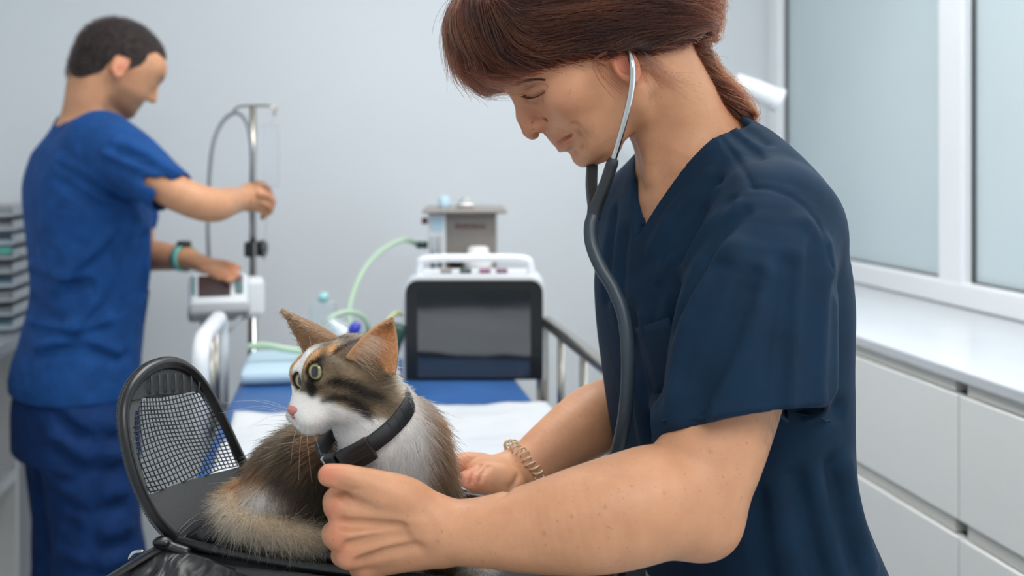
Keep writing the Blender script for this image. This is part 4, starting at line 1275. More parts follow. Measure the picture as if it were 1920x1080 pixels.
# ================================================================== stethoscope and bracelet
m_rubber = plain('black_rubber_tube', (40, 44, 48), .38, var=.08)
m_tube = plain('charcoal_tubing', (48, 60, 70), .42, var=.05)
sp = HN.w((-.092, 0, -.038))
stt = thing('stethoscope', 'dark grey stethoscope with steel ear tubes worn by the woman', 'stethoscope', sp)
def wt(pts, r, name, mat, parent, n=40, sides=10):
    return mesh(name, *(lambda m: (m.v, m.f))(MB().tube(catmull(pts, n), r, sides)), mat, parent)
wt([P(1170, 100, .905), P(1179, 98, .893), P(1184, 116, .886), P(1186, 140, .884), P(1183, 172, .885), P(1174, 215, .887), P(1162, 260, .890), P(1149, 304, .895)], .0029, 'ear_tube', m_chrome, stt)
fe = HN.w((-.092, -.078, -.040))
wt([fe, fe + np.array([.008, .012, -.02]), P(1150, 200, 1.04), P(1124, 270, .985), P(1112, 310, .955)], .0029, 'ear_tube', m_chrome, stt)
o = wt([P(1158, 106, .910), P(1168, 101, .903), P(1172, 100, .900)], [.004, .0062, .0045], 'ear_tip', m_rubber, stt, 3)
wt([P(1151, 298, .8945), P(1146, 312, .896), P(1137, 340, .900), P(1126, 368, .905), P(1118, 388, .908), P(1113, 408, .909)], np.interp(np.linspace(0, 1, 40), [0, .12, .4, 1], [.0045, .0056, .0058, .0066]), 'yoke', m_rubber, stt)
wt([P(1111, 303, .958), P(1110, 318, .952), P(1109, 345, .938), P(1111, 368, .924), P(1114, 388, .911), P(1113, 408, .909)], np.interp(np.linspace(0, 1, 40), [0, .12, .4, 1], [.0045, .0056, .0058, .0066]), 'yoke', m_rubber, stt)
path = [(1114, 400, .909), (1107, 425, .905), (1110, 460, .90), (1126, 500, .892), (1152, 545, .885), (1170, 595, .878), (1177, 660, .872), (1176, 730, .872), (1168, 800, .876), (1152, 862, .888), (1120, 915, .91), (1050, 955, .94), (960, 965, .955), (905, 955, .962), (880, 945, .965)]
pts = []
for u, v, y in path:
    h_ = hit(gs, u, v)
    pts.append(P(u, v, min(y, h_[1] - .0075) if h_ is not None else y))
wt(pts, .0061, 'tubing', m_tube, stt, 120, 12)
cp = P(872, 942, .962)
mesh('chest_piece', *(lambda m: (m.v, m.f))(MB().tube([cp + np.array(d) for d in ((.008, 0, 0), (.006, 0, 0), (-.004, 0, 0), (-.008, 0, 0), (-.010, 0, 0))], [.004, .012, .017, .019, .018], 24)), m_chrome, stt)
# bracelet: a coiled cord spiralling round the far wrist
w0, w1 = np.array(FAR_ARM[-1][:3]), np.array(FAR_ARM[-2][:3])
axd = (w1 - w0) / np.linalg.norm(w1 - w0); axd = axd + np.array([.25, 0, .25]); axd /= np.linalg.norm(axd)
e1 = np.cross(axd, (0, 1, 0)); e1 /= np.linalg.norm(e1); e2 = np.cross(axd, e1)
c0 = w0 + (w1 - w0) * .05
t = np.linspace(0, 1, 1100); a = t * 2 * math.pi; b = t * 2 * math.pi * 34
ctr = c0 + .0300 * (np.cos(a)[:, None] * e1 + .94 * np.sin(a)[:, None] * e2)
rad = np.cos(a)[:, None] * e1 + np.sin(a)[:, None] * e2
pts = ctr + .0047 * (np.cos(b)[:, None] * rad + np.sin(b)[:, None] * axd) + .0012 * np.sin(a * 9)[:, None] * axd
q = M('pearly_cord', lin(226, 204, 170), .22, spec=.7); q.set('Transmission Weight', .25); q.tint(lin(214, 188, 150), lin(236, 220, 192), 90); m_cord = q.m
br_ = thing('bracelet', 'coiled cream coloured bracelet on the far wrist of the woman', 'bracelet', c0)
mesh('coil', *(lambda m: (m.v, m.f))(MB().tube(pts, .00085, 6)), m_cord, br_)

# ================================================================== the man in blue scrubs
mp = P(165, 600, 2.32)
mn = thing('person', 'man in bright blue scrubs with short dark hair standing at the drip stand', 'person', (mp[0], mp[1], 0))
ya = math.radians(33); pt = math.radians(30)
fwd = np.array([math.cos(ya) * math.cos(pt), math.sin(ya) * math.cos(pt), -math.sin(pt)])
lft = np.array([-math.sin(ya), math.cos(ya), 0]); upv = np.cross(fwd, lft)
MH = Frame(P(294, 158, 2.37), fwd, lft, upv)
tb = math.radians(38)
MT = Frame((mp[0], mp[1], 0), (math.cos(tb), math.sin(tb), 0), (-math.sin(tb), math.cos(tb), 0), (0, 0, 1))
RARM = [A4(200, 275, 2.18, .050), A4(275, 325, 2.12, .042), A4(340, 366, 2.10, .0375), A4(396, 384, 2.13, .0375), A4(430, 378, 2.22, .032), A4(460, 371, 2.31, .0255)]
LARM = [A4(235, 300, 2.52, .055), A4(250, 400, 2.58, .048), A4(262, 470, 2.52, .042), A4(300, 480, 2.45, .036), A4(350, 484, 2.40, .027)]
def man_body():
    g = Grid(axis_pts((-1.24, -.50, .0045)), axis_pts((2.0, 2.72, .0045)), axis_pts((-.02, .85, .014), (.85, 1.70, .0042))); g.pad = .016
    g.loft([(.80, -.03, 0, .10, .165), (.90, -.02, 0, .105, .165), (1.0, 0, 0, .10, .15), (1.15, .0, 0, .105, .17), (1.3, -.005, 0, .11, .19), (1.38, -.005, 0, .09, .18), (1.44, .0, 0, .06, .09)], 2.3, fr=MT)
    for s in (-1, 1):
        g.cone(MT.w((-.02, s * .09, .82)), MT.w((-.0, s * .10, .46)), .09, .06, .03); g.cone(MT.w((-.0, s * .10, .46)), MT.w((-.05, s * .10, .09)), .06, .04, .02)
        g.cone(MT.w((-.06, s * .10, .045)), MT.w((.11, s * .12, .035)), .038, .03, .02)
    H = dict(fr=MH)
    g.ell((-.095, 0, .010), (.098, .077, .082), .02, **H)
    rows = [(-.1060, -.026, -.060, .02), (-.100, -.014, -.076, .032), (-.089, -.0095, -.092, .043), (-.079, -.0090, -.100, .049), (-.065, -.0085, -.106, .054), (-.052, -.0055, -.110, .058), (-.040, -.0045, -.112, .062), (-.020, -.0065, -.114, .066), (0, -.004, -.115, .070), (.018, .0045, -.115, .072), (.035, .002, -.115, .071), (.05, -.008, -.113, .062)]
    g.loft([(z, (f + b) / 2, 0, (f - b) / 2, w) for z, f, b, w in rows], 2.35, .012, **H)
    g.cone((-.002, 0, .012), (-.022, .046, .010), .0095, .008, .010, sym=True, **H)
    g.ell((-.002, .0305, -.0115), (.0125, .0165, .0095), .012, 's', sym=True, **H)
    g.ell((-.0205, .0310, -.0120), (.0150, .0165, .0130), .004, sym=True, **H)
    g.cone((-.0055, 0, .002), (.0100, 0, -.036), .0075, .0095, .008, **H)
    g.ell((-.003, .0115, -.040), (.010, .007, .008), .005, sym=True, **H)
    g.cone((-.008, .002, -.0605), (-.0215, .0235, -.0675), .006, .0025, .004, sym=True, **H); g.cone((-.010, 0, -.0730), (-.022, .0215, -.0695), .0066, .0026, .004, sym=True, **H)
    g.ell((-.022, 0, -.092), (.016, .02, .014), .012, **H)
    g.ell((-.103, .0765, -.022), (.0175, .0065, .031), .006, sym=True, R=[(.97, .05, .24), (-.14, .94, .3), (-.24, -.3, .92)], **H)
    g.ell((-.097, .083, -.026), (.0085, .0045, .014), .003, 's', sym=True, **H)
    nb, nt_ = MT.w((.0, 0, 1.40)), MH.w((-.125, 0, -.06))
    g.cone(nb, nt_, .066, .058, .03)
    for s in (-1, 1): g.cone(nb + np.array([0, 0, .03]), MT.w((-.005, s * .15, 1.37)), .045, .05, .04)
    g.chain(RARM, 36, .02); g.chain(LARM, 30, .02)
    # right hand turning the drip line's valve
    g.ell(P(470, 370, 2.32), (.030, .026, .034), .015)
    for f in ([(482, 350, 2.31, .011), (498, 352, 2.33, .0095), (506, 366, 2.345, .0085), (504, 378, 2.35, .008)], [(486, 362, 2.30, .011), (504, 368, 2.32, .0095), (511, 380, 2.335, .0085), (506, 390, 2.34, .008)],
              [(484, 376, 2.31, .0105), (500, 384, 2.325, .009), (507, 394, 2.34, .008), (502, 400, 2.345, .007)], [(480, 388, 2.32, .0095), (492, 396, 2.335, .008), (496, 404, 2.345, .007), (492, 408, 2.35, .0065)],
              [(468, 352, 2.34, .012), (484, 346, 2.355, .010), (496, 350, 2.365, .009), (502, 360, 2.37, .008)]):
        g.chain([A4(*q) for q in f], 14, .004)
    # left hand resting on the monitor
    g.chain([A4(350, 484, 2.40, .027), A4(375, 493, 2.37, .026), A4(398, 500, 2.34, .023)], 10, .012, sq=((0, 0, 1), .8))
    for f in ([(396, 494, 2.345, .0115), (415, 494, 2.33, .0100), (432, 497, 2.31, .0085), (446, 502, 2.30, .0075)], [(400, 500, 2.33, .0115), (418, 503, 2.315, .010), (434, 509, 2.30, .0085), (444, 515, 2.29, .0075)],
              [(400, 505, 2.32, .011), (414, 510, 2.305, .0095), (428, 517, 2.29, .008), (437, 523, 2.285, .0072)], [(396, 508, 2.31, .010), (408, 514, 2.30, .0085), (420, 521, 2.288, .0075), (428, 526, 2.28, .0068)],
              [(378, 500, 2.34, .012), (390, 510, 2.315, .0105), (402, 516, 2.30, .009), (412, 520, 2.29, .008)]):
        g.chain([A4(*q) for q in f], 14, .004)
    return g
gm = man_body()
V, Q = gm.poly(1)
hl = (V - MH.o) @ MH.R.T; ha = np.stack([hl[:, 0], np.abs(hl[:, 1]), hl[:, 2]], 1)
C = np.tile(np.array(lin(196, 146, 112)), (len(V), 1))
C = mixc(C, .6 * blob(ha, (-.100, .08, -.025), (.025, .015, .035)), (206, 122, 96))
brd = ss(hl[:, 2], -.040, -.066) * ss(hl[:, 0], -.10, -.07) * (hl[:, 2] > -.12)
C = mixc(C, .62 * brd, (86, 66, 56))
C = mixc(C, .7 * np.clip(1.5 * blob(ha, (-.006, .028, .014), (.016, .018, .005)), 0, 1), (50, 38, 34))
hr = ss(gsample(gm, V) * 0 + hl[:, 2], -.07, -.055) * ss(hl[:, 0], -.118, -.130)
C = mixc(C, .5 * hr, (70, 58, 54))
for p_, r_ in ((P(505, 370, 2.34), .03), (P(440, 508, 2.29), .03)):
    C = mixc(C, .4 * blob(V, p_, (r_, r_, r_)), (204, 124, 98))
mbody = mesh('body', V, Q, m_skin2, mn, True, attr=C)
# hair: a close-cropped cap with short bristles
g = Grid(axis_pts((-1.1, -.76, .0035)), axis_pts((2.15, 2.6, .0035)), axis_pts((1.42, 1.72, .0035)))
g.ell((-.096, 0, .013), (.1025, .0805, .087), .01, fr=MH)
g.ell((-.140, 0, -.01), (.052, .064, .062), .02, fr=MH)
g.ell((-.142, 0, -.050), (.044, .060, .056), .02, fr=MH)
mhx = [.05, .005, -.02, -.050, -.062, -.085, -.088, -.120, -.125, -.16, -.22]; mhz = [.066, .062, .056, .047, .004, -.026, .004, -.004, -.060, -.094, -.105]
g.op(lambda X, Y, Z: np.interp(X, mhx[::-1], mhz[::-1]).astype(np.float32) - Z, (-.26, -.12, -.12), (.08, .12, .14), 'i', .008, fr=MH)
V, Q = g.poly(1)
q = M('cropped_hair', lin(52, 46, 46), .75, spec=.2); q.tint(lin(42, 37, 37), lin(66, 58, 56), 160, 4); q.bump(q.noise(420, 3), 'Fac', .6, .004)
mh = mesh('hair', V, Q, q.m, mn)
rng = np.random.default_rng(12)
r_, n_ = sample_surface(V, Q, 9000, rng)
d_ = n_ * .6 + rng.normal(size=r_.shape) * .25 - MH.R[0] * .5
st = r_[:, None] + d_[:, None] * (np.array([-.001, .003, .006])[None, :, None])
hair_obj('bristles', st, np.array([.0005, .0004, .0002]), m_hair, mh, np.array(lin(50, 43, 42)) * (.6 + .8 * rng.random((len(r_), 1))), 'stuff')
# scrub top
def man_top():
    g = Grid(axis_pts((-1.28, -.66, .0042)), axis_pts((1.98, 2.74, .0042)), axis_pts((.80, 1.56, .0042))); g.pad = .012
    g.loft([(.835, -.03, 0, .133, .190), (.87, -.03, 0, .132, .188), (.95, -.015, 0, .125, .182), (1.05, .0, 0, .118, .178), (1.15, .002, 0, .124, .19), (1.3, -.004, 0, .128, .207), (1.38, -.004, 0, .108, .195), (1.43, .0, 0, .080, .13), (1.463, .0, 0, .066, .082), (1.48, .0, 0, .05, .06)], 2.3, fr=MT)
    g.chain([A4(190, 272, 2.22, .078), A4(245, 300, 2.14, .064), A4(298, 342, 2.105, .054), A4(340, 376, 2.10, .052)], 18, .03)
    g.chain([A4(220, 290, 2.50, .08), A4(235, 350, 2.56, .072), A4(245, 405, 2.57, .068)], 12, .03)
    # open sleeve end
    hp_ = P(320, 363, 2.10); he_ = P(352, 392, 2.10)
    a, b = P(245, 300, 2.14), P(330, 382, 2.10); ax = (b - a) / np.linalg.norm(b - a)
    g.op(lambda X, Y, Z: np.maximum((X - np.float32(hp_[0])) * np.float32(-ax[0]) + (Y - np.float32(hp_[1])) * np.float32(-ax[1]) + (Z - np.float32(hp_[2])) * np.float32(-ax[2]), np.sqrt((X - np.float32(he_[0])) ** 2 + (Y - np.float32(he_[1])) ** 2 + (Z - np.float32(he_[2])) ** 2) - np.float32(.085)), he_ - .09, he_ + .09, 's', .002)
    g.chain([A4(304, 348, 2.105, .044), A4(330, 369, 2.10, .046), A4(350, 384, 2.10, .047)], 6, .003, 's')
    R_ = lambda pts, r=.010, k=.024, s=.005: stroke(g, pts, r, k, 'u', s)
    S_ = lambda pts, r=.008, k=.024, s=.0: stroke(g, pts, r, k, 's', s)
    for p in ([(110, 300, .4), (170, 335), (250, 365, .6)], [(105, 320, .4), (180, 370), (245, 395, .6)], [(200, 290, .4), (260, 315), (320, 335, .5)], [(215, 265, .4), (270, 290), (325, 320, .5)],
              [(235, 400, .5), (215, 440), (150, 500), (100, 540, .4)], [(255, 410, .4), (240, 470), (190, 560), (120, 640, .4)], [(270, 430, .4), (268, 540), (230, 650, .4)], [(60, 500, .4), (110, 520), (160, 515, .3)], [(60, 600, .4), (140, 620), (200, 600, .3)], [(70, 650, .4), (150, 640), (220, 660, .4)]):
        R_(p); S_([(u + 3, v + 17, *r) for u, v, *r in p])
    S_([(58, 555, .5), (75, 585), (110, 600, .4)], .012)
    nb, nt_ = MT.w((.0, 0, 1.40)), MH.w((-.125, 0, -.06)); dn = (nt_ - nb) / np.linalg.norm(nt_ - nb)
    g.cone(nb + dn * .045, nt_ + dn * .08, .072, .072, .004, 's')
    return g
gt = man_top()
V, Q = gt.poly(1)
mtop = mesh('scrub_top', V, Q, m_royal, mn)
seam(gt, [(272, 480), (276, 560), (272, 620), (262, 690)], .002, 'side_seam', m_royal, mtop)
def man_trousers():
    g = Grid(axis_pts((-1.28, -.66, .006)), axis_pts((1.98, 2.70, .006)), axis_pts((.05, .93, .006))); g.pad = .012
    g.loft([(.70, -.03, 0, .128, .18), (.80, -.03, 0, .127, .178), (.90, -.02, 0, .118, .172)], 2.3, fr=MT)
    for s in (-1, 1):
        g.cone(MT.w((-.025, s * .088, .78)), MT.w((-.0, s * .095, .46)), .105, .092, .03); g.cone(MT.w((-.0, s * .095, .46)), MT.w((-.05, s * .10, .10)), .092, .084, .03)
    g.plane((0, 0, .06), (0, 0, -1))
    for p in ([(90, 740, .4), (140, 790), (210, 800, .4)], [(100, 820, .4), (160, 860), (235, 850, .4)], [(95, 900, .4), (150, 935), (230, 920, .4)], [(130, 960, .4), (180, 1000), (240, 990, .4)], [(110, 1030, .4), (170, 1060), (235, 1050, .4)], [(180, 720, .4), (185, 800), (175, 900), (170, 1040, .6)]):
        stroke(g, p, .012, .03, 'u', .006); stroke(g, [(u + 4, v + 26, *r) for u, v, *r in p], .010, .03, 's')
    return g
g = man_trousers(); V, Q = g.poly(1)
m_royal2 = cloth_mat('dark_blue_scrub_cloth', (16, 50, 100), .5, 9)
mesh('trousers', V, Q, m_royal2, mn)
for s in (-1, 1):
    c = MT.w((.02, s * .11, 0))
    g = Grid(axis_pts((c[0] - .2, c[0] + .2, .008)), axis_pts((c[1] - .2, c[1] + .2, .008)), axis_pts((-.01, .13, .007))); g.pad = .01
    g.cone(MT.w((-.062, s * .10, .042)), MT.w((.115, s * .12, .036)), .046, .042, .02); g.plane((0, 0, 0), (0, 0, -1))
    V, Q = g.poly(1); mesh('shoe', V, Q, m_black, mn)
# the watch on his left wrist
w0, w1 = np.array(LARM[-2][:3]), np.array(LARM[-1][:3])
ad = (w1 - w0) / np.linalg.norm(w1 - w0); c0 = w0 + (w1 - w0) * .90
e1 = np.cross(ad, (0, 1, 0)); e1 /= np.linalg.norm(e1); e2 = np.cross(ad, e1)
wc = thing('wristwatch', 'turquoise sports watch on the left wrist of the man', 'watch', c0)
m_teal = plain('turquoise_rubber', (112, 184, 172), .45)
vv, ff = [], []
for i in range(32):
    t = 2 * math.pi * i / 32
    for rr, ww in ((.0300, -.011), (.0335, -.010), (.0335, .010), (.0300, .011)):
        vv.append(c0 + rr * (math.cos(t) * e1 + math.sin(t) * e2) + ww * ad)
for i in range(32):
    for k in range(4):
        ff.append((i * 4 + k, i * 4 + (k + 1) % 4, ((i + 1) % 32) * 4 + (k + 1) % 4, ((i + 1) % 32) * 4 + k))
mesh('strap', vv, ff, m_teal, wc)
tp = c0 + e1 * (.034 if e1[2] > 0 else -.034)
mesh('case', *(lambda m: (m.v, m.f))(MB().tube([tp - np.array([0, 0, .004]), tp + np.array([0, 0, .005]), tp + np.array([0, 0, .007])], [.017, .017, .014], 20)), m_black, wc)
del gm

# ================================================================== the cat
cat_l = thing('cat', 'long-haired white, orange and brown tabby cat sitting in the open carrier', 'cat', (-.16, .89, 1.0))
cf = np.array([-.71, -.69, -.13]); cf /= np.linalg.norm(cf)
cl_ = np.cross((0, 0, 1.0), cf); cl_ /= np.linalg.norm(cl_); cu = np.cross(cf, cl_)
CH = Frame(P(641, 711, .862), cf, cl_, cu)                 # x out of the nose, y its left (to the camera), z up
def cat_body():
    g = Grid(axis_pts((-.31, .0, .0020)), axis_pts((.775, 1.02, .0020)), axis_pts((.975, 1.26, .0020)))
    g.pad = .006
    # trunk: chest, spine bending round to the rump
    g.ell(P(728, 885, .868), (.040, .036, .064), .02)
    g.chain([A4(705, 770, .872, .028), A4(738, 805, .882, .033), A4(760, 870, .892, .036), A4(755, 950, .915, .041), A4(700, 950, .945, .048), A4(625, 930, .948, .048), A4(575, 930, .938, .045)], 28, .02)
    g.ell(P(562, 905, .926), (.043, .038, .046), .015)                         # rump
    g.ell(P(595, 862, .925), (.031, .034, .031), .015)
    g.ell(P(528, 938, .905), (.037, .026, .026), .010)                        # near haunch
    g.cone(P(560, 985, .892), P(640, 1018, .885), .013, .011, .010)           # hind foot
    g.chain([A4(480, 915, .930, .014), A4(445, 930, .920, .0115), A4(434, 948, .902, .0100), A4(455, 970, .884, .0095), A4(505, 988, .874, .0095), A4(560, 1003, .870, .0090), A4(605, 1014, .868, .0075), A4(632, 1014, .868, .004)], 46, .004)
    # fore legs
    g.chain([A4(725, 940, .860, .028), A4(735, 1020, .855, .021), A4(742, 1080, .850, .017), A4(735, 1100, .842, .016), A4(725, 1106, .830, .014)], 16, .012)
    g.chain([A4(792, 930, .900, .024), A4(822, 1010, .900, .018), A4(866, 1058, .895, .0155), A4(893, 1078, .885, .0155), A4(888, 1084, .872, .013)], 16, .012)
    # neck
    g.chain([(*CH.w((-.010, 0, -.006)), .031), A4(688, 775, .868, .030), A4(722, 830, .868, .034)], 12, .015)
    H = dict(fr=CH)
    g.ell((-.002, 0, .003), (.040, .036, .032), .01, **H)
    g.ell((.006, .018, -.012), (.026, .0185, .019), .014, sym=True, **H)
    g.cone((.020, 0, .018), (.044, 0, -.010), .015, .0085, .012, **H)
    g.ell((.036, .0085, -.019), (.0155, .0115, .0110), .008, sym=True, **H)
    g.ell((.033, 0, -.029), (.013, .012, .0085), .008, **H)
    g.ell((.0350, .0235, .0070), (.0070, .0070, .0075), .006, 's', sym=True, **H)      # eye sockets
    g.cone((.022, .022, .018), (.034, .016, .016), .006, .004, .008, sym=True, **H)     # brow
    g.cone((.056, .0, -.022), (.050, .012, -.026), .0012, .0012, .003, 's', sym=True, **H)
    g.cone((.056, 0, -.016), (.054, 0, -.023), .0012, .0012, .002, 's', **H)
    return g
gc = cat_body()
EYES, GAZE = {}, {}
for s in (1, -1):
    h_ = CH.w((.040, .0268, .0085) if s > 0 else (.044, -.0225, .0055)); nn_ = ggrad(gc, h_[None])[0]
    for _ in range(4): h_ = h_ - nn_ * gsample(gc, h_[None])[0]; nn_ = ggrad(gc, h_[None])[0]
    EYES[s] = h_ - nn_ * (.0094 + (.0012 if s > 0 else .0002))
    gz = .42 * CH.R[0] + np.array([.04, -.75, .10]); GAZE[s] = gz / np.linalg.norm(gz)
for s in (1, -1):                                        # open the lids in front of each eyeball
    d_ = GAZE[s] * .6 + CH.R[0] * .4 + CH.R[1] * s * .15
    gc.ell(EYES[s] - d_ * .0012, (.0118, .0118, .0118), .010)
    gc.cone(EYES[s] + d_ * .004, EYES[s] + d_ * .018, .0074, .0086, .002, 's')
V, Q = gc.poly(1)
rng = np.random.default_rng(21)
WHITE, TAN, DARK, BLK, ORG, CRM = (np.array(lin(*c)) for c in ((238, 233, 228), (140, 123, 102), (70, 60, 50), (34, 29, 26), (196, 146, 98), (192, 175, 154)))
def surf_line(pts, n=24):
    q = catmull([(u, v, w) for u, v, w in pts], n)
    out = [(hit(gc, u, v), w) for u, v, w in q]
    return [(h, w) for h, w in out if h is not None]
face_lines = [surf_line(l) for l in (
    [(616, 716, .0028), (650, 722, .0032), (676, 738, .0034), (704, 746, .0022)],
    [(604, 752, .0020), (640, 746, .0024), (668, 760, .0034), (690, 782, .0026)],
    [(586, 740, .0025), (583, 722, .0035), (588, 700, .0030)],
    [(584, 692, .0020), (596, 676, .0028), (604, 662, .0024), (612, 640, .0040), (640, 636, .0040)],
    [(620, 668, .0018), (640, 652, .0020), (664, 640, .0020)])]
TAILP = catmull([P(432, 946, .902), P(455, 970, .884), P(505, 988, .874), P(560, 1003, .870), P(605, 1014, .868), P(635, 1020, .868)], 16)
def colour(p, tips=False):
    """coat colour at points on the cat"""
    h = (p - CH.o) @ CH.R.T; x, y, z = h.T
    n = vnoise(p, 260, 1); n2 = vnoise(p, 90, 4); n3 = vnoise(p * np.array([1, 1, 1.6]), 170, 9)
    C = np.tile(TAN * .50, (len(p), 1))
    C = C * (1 + .35 * n[:, None]) 
    def m(w, c):
        nonlocal C
        C = C * (1 - w[:, None]) + c * w[:, None]
    m(.75 * ss(n3, .0, .5), DARK)
    head = ss(np.linalg.norm(h / np.array([.062, .055, .05]), axis=1), 1.15, .95) * (z > -.05)
    # ---- trunk
    m(.5 * blob(p, P(600, 815, .90), (.03, .04, .018)), TAN * .8)
    m(.6 * blob(p, P(600, 828, .90), (.010, .03, .014)), ORG * .8)
    m(.85 * blob(p, P(462, 900, .91), (.020, .04, .018)), ORG * .95)
    m(.5 * blob(p, P(495, 885, .895), (.012, .03, .016)), ORG * .7)
    m(np.clip(1.5 * blob(p, P(497, 935, .885), (.016, .035, .013)), 0, 1), WHITE)
    # chest and belly white, shoulder brown with an orange edge
    u = PCX + p[:, 0] / p[:, 1] * FPX; v = PCY - (p[:, 2] - ZC) / p[:, 1] * FPX
    ch = np.exp(-((p - P(728, 890, .845)) / np.array([.041, .062, .095])) ** 2 @ np.ones(3))
    m(np.clip((ch - .25) * 3.2, 0, 1) * ss(p[:, 0] + .25 * (p[:, 2] - 1.1), -.158, -.142), WHITE)
    m(np.clip(1.6 * blob(p, P(835, 880, .90), (.021, .06, .07)), 0, 1) * .95, TAN * .75)
    m(.9 * blob(p, P(785, 785, .885), (.016, .03, .018)), ORG)
    m(.8 * blob(p, P(812, 850, .885), (.010, .03, .024)), ORG * .9)
    m(np.clip(1.7 * blob(p, P(745, 1080, .845), (.025, .03, .028)), 0, 1), WHITE); m(np.clip(1.7 * blob(p, P(900, 1080, .88), (.012, .03, .012)), 0, 1), WHITE)
    # tail
    td = np.min(np.linalg.norm(p[:, None] - TAILP[None], axis=2), axis=1)
    m(ss(td, .0165, .0125), CRM)
    # ---- head
    Hc = np.tile(TAN * .82, (len(p), 1)) * (1 + .28 * n[:, None])
    def mh_(w, c):
        nonlocal Hc
        w = np.clip(w, 0, 1)[:, None]; Hc = Hc * (1 - w) + c * w
    mh_(.55 * ss(n3, .1, .6), DARK)
    mh_(ss(y, -.010, -.016) * ss(z, .000, .008), ORG * 1.1)                                   # far side of the face
    mh_(ss(y, .004, .008) * ss(y, .020, .015) * ss(z, .018, .024) * ss(x, .005, .015), ORG * 1.05)
    zb = np.interp(x, [-.04, -.02, 0, .02, .035, .05], [-.040, -.032, -.026, -.016, -.004, .004])
    mh_(ss(z, zb + .004, zb - .003), WHITE)
    mh_(ss(np.abs(y + .004), .0095, .0065) * (x > .0) * ss(z, .036, .031), WHITE)              # blaze
    mh_(ss(x, .034, .040) * ss(z, .004, -.002), WHITE)
    mh_(.85 * ss(x, -.018, -.034) * ss(z, .026, .010), np.array(lin(222, 206, 184)))
    for ln in face_lines:
        for q_, w in ln:
            mh_(.80 * np.exp(-(np.linalg.norm(p - q_, axis=1) / (w * 1.05)) ** 2), BLK)
    for s in (1, -1):
        d = np.linalg.norm(p - EYES[s], axis=1)
        mh_(.95 * ss(d, .0126, .0110), BLK)
    m(np.clip(head, 0, 1), Hc) if False else None
    C = C * (1 - head[:, None]) + Hc * head[:, None]
    thr = ss(z, -.030, -.036) * ss(np.linalg.norm(h, axis=1), .085, .06) * (x > -.03)
    m(thr, WHITE)
    return np.clip(C, .004, .95)
# eyes
def cat_eye(s):
    r = .0094; c, gz = EYES[s], GAZE[s]
    e1 = np.cross((0, 0, 1.0), gz); e1 /= np.linalg.norm(e1); e2 = np.cross(gz, e1)
    vv, cc = [], []
    nt_, np_ = 40, 48
    for i in range(nt_ + 1):
        th = math.pi * i / nt_
        for j in range(np_):
            ph = 2 * math.pi * j / np_
            d = math.cos(th) * gz + math.sin(th) * (math.cos(ph) * e1 + math.sin(ph) * e2)
            vv.append(c + r * d)
            ex, ez = math.sin(th) * math.cos(ph), math.sin(th) * math.sin(ph)
            pu = math.hypot(ex / .36, ez / .52)
            if th < math.pi / 2 and pu < 1: k = (10, 12, 12)
            elif th < math.radians(80): k = (146, 142, 98) if math.hypot(ex, ez) < .62 else (112, 104, 66)
            else: k = (28, 24, 22)
            cc.append(lin(*k))
    ff = [(i * np_ + j, i * np_ + (j + 1) % np_, (i + 1) * np_ + (j + 1) % np_, (i + 1) * np_ + j) for i in range(nt_) for j in range(np_)]
    q = MATS.get('cat_eye')
    if q is None:
        m = M('cat_eye', (.3, .3, .1), .04, spec=.8); a = m.n('ShaderNodeAttribute', attribute_name='col'); m.l(a, 'Color', m.b, 'Base Color'); m.set('Coat Weight', .3); m.set('Coat Roughness', .02)
    mesh('eye', vv, ff, MATS['cat_eye'], cat_l, True, attr=np.array(cc))
cat_eye(1); cat_eye(-1)
q = M('cat_coat', (.4, .3, .2), .85, spec=.1)
a = q.n('ShaderNodeAttribute', attribute_name='col'); q.l(a, 'Color', q.b, 'Base Color')
m_coat = q.m
cb = mesh('body', V, Q, m_coat, cat_l, True, attr=colour(V) * .8)
# nose
g = Grid(*[axis_pts((c - .014, c + .014, .0008)) for c in CH.w((.0500, 0, -.0125))])
g.pad = .003
g.ell((.0495, 0, -.0110), (.0054, .0074, .0040), .001, fr=CH); g.cone((.0500, 0, -.013), (.0506, 0, -.0180), .0040, .0018, .002, fr=CH)
V2, Q2 = g.poly(1); mesh('nose', V2, Q2, plain('pink_nose', (188, 122, 114), .5, bump=.2, bscale=900), cat_l)
# ears: cupped shells
ear_roots = []
def ear(front, back, cup, name, inner, outer, flip):
    F_ = catmull([P(*p) for p in front], 24); B_ = catmull([P(*p) for p in back], 24)
    nS = 16; vv, cc = [], []
    for i in range(24):
        t = i / 23
        for j in range(nS + 1):
            s = j / nS
            p = F_[i] * (1 - s) + B_[i] * s + np.array(cup) * math.sin(math.pi * s) * (1 - t) ** .6
            vv.append(p)
            e = abs(s - .5) * 2
            k = np.array(lin(*inner)) * (1 - .25 * (1 - e) * (1 - t)) * (1 - t ** 6) + np.array(lin(*outer)) * (t ** 6)
            k = k * (1 - .6 * ss(np.array([e]), .8, 1)[0]) + np.array(lin(170, 130, 96)) * .6 * ss(np.array([e]), .8, 1)[0]
            cc.append(k)
    ff = [(i * (nS + 1) + j, i * (nS + 1) + j + 1, (i + 1) * (nS + 1) + j + 1, (i + 1) * (nS + 1) + j) for i in range(23) for j in range(nS)]
    o = mesh(name, vv, ff, m_coat, cat_l, True, attr=np.array(cc))
    sd = o.modifiers.new('thickness', 'SOLIDIFY'); sd.thickness = .0022; sd.offset = 1 if flip else -1
    return np.array(vv).reshape(24, nS + 1, 3), np.array(cc).reshape(24, nS + 1, 3), o
eN = ear([(650, 672, .830), (674, 643, .826), (706, 614, .828), (735, 599, .834)], [(740, 704, .846), (745, 660, .842), (741, 622, .838), (735, 599, .834)], (-.004, .013, -.004), 'ear', (208, 156, 116), (140, 106, 76), False)
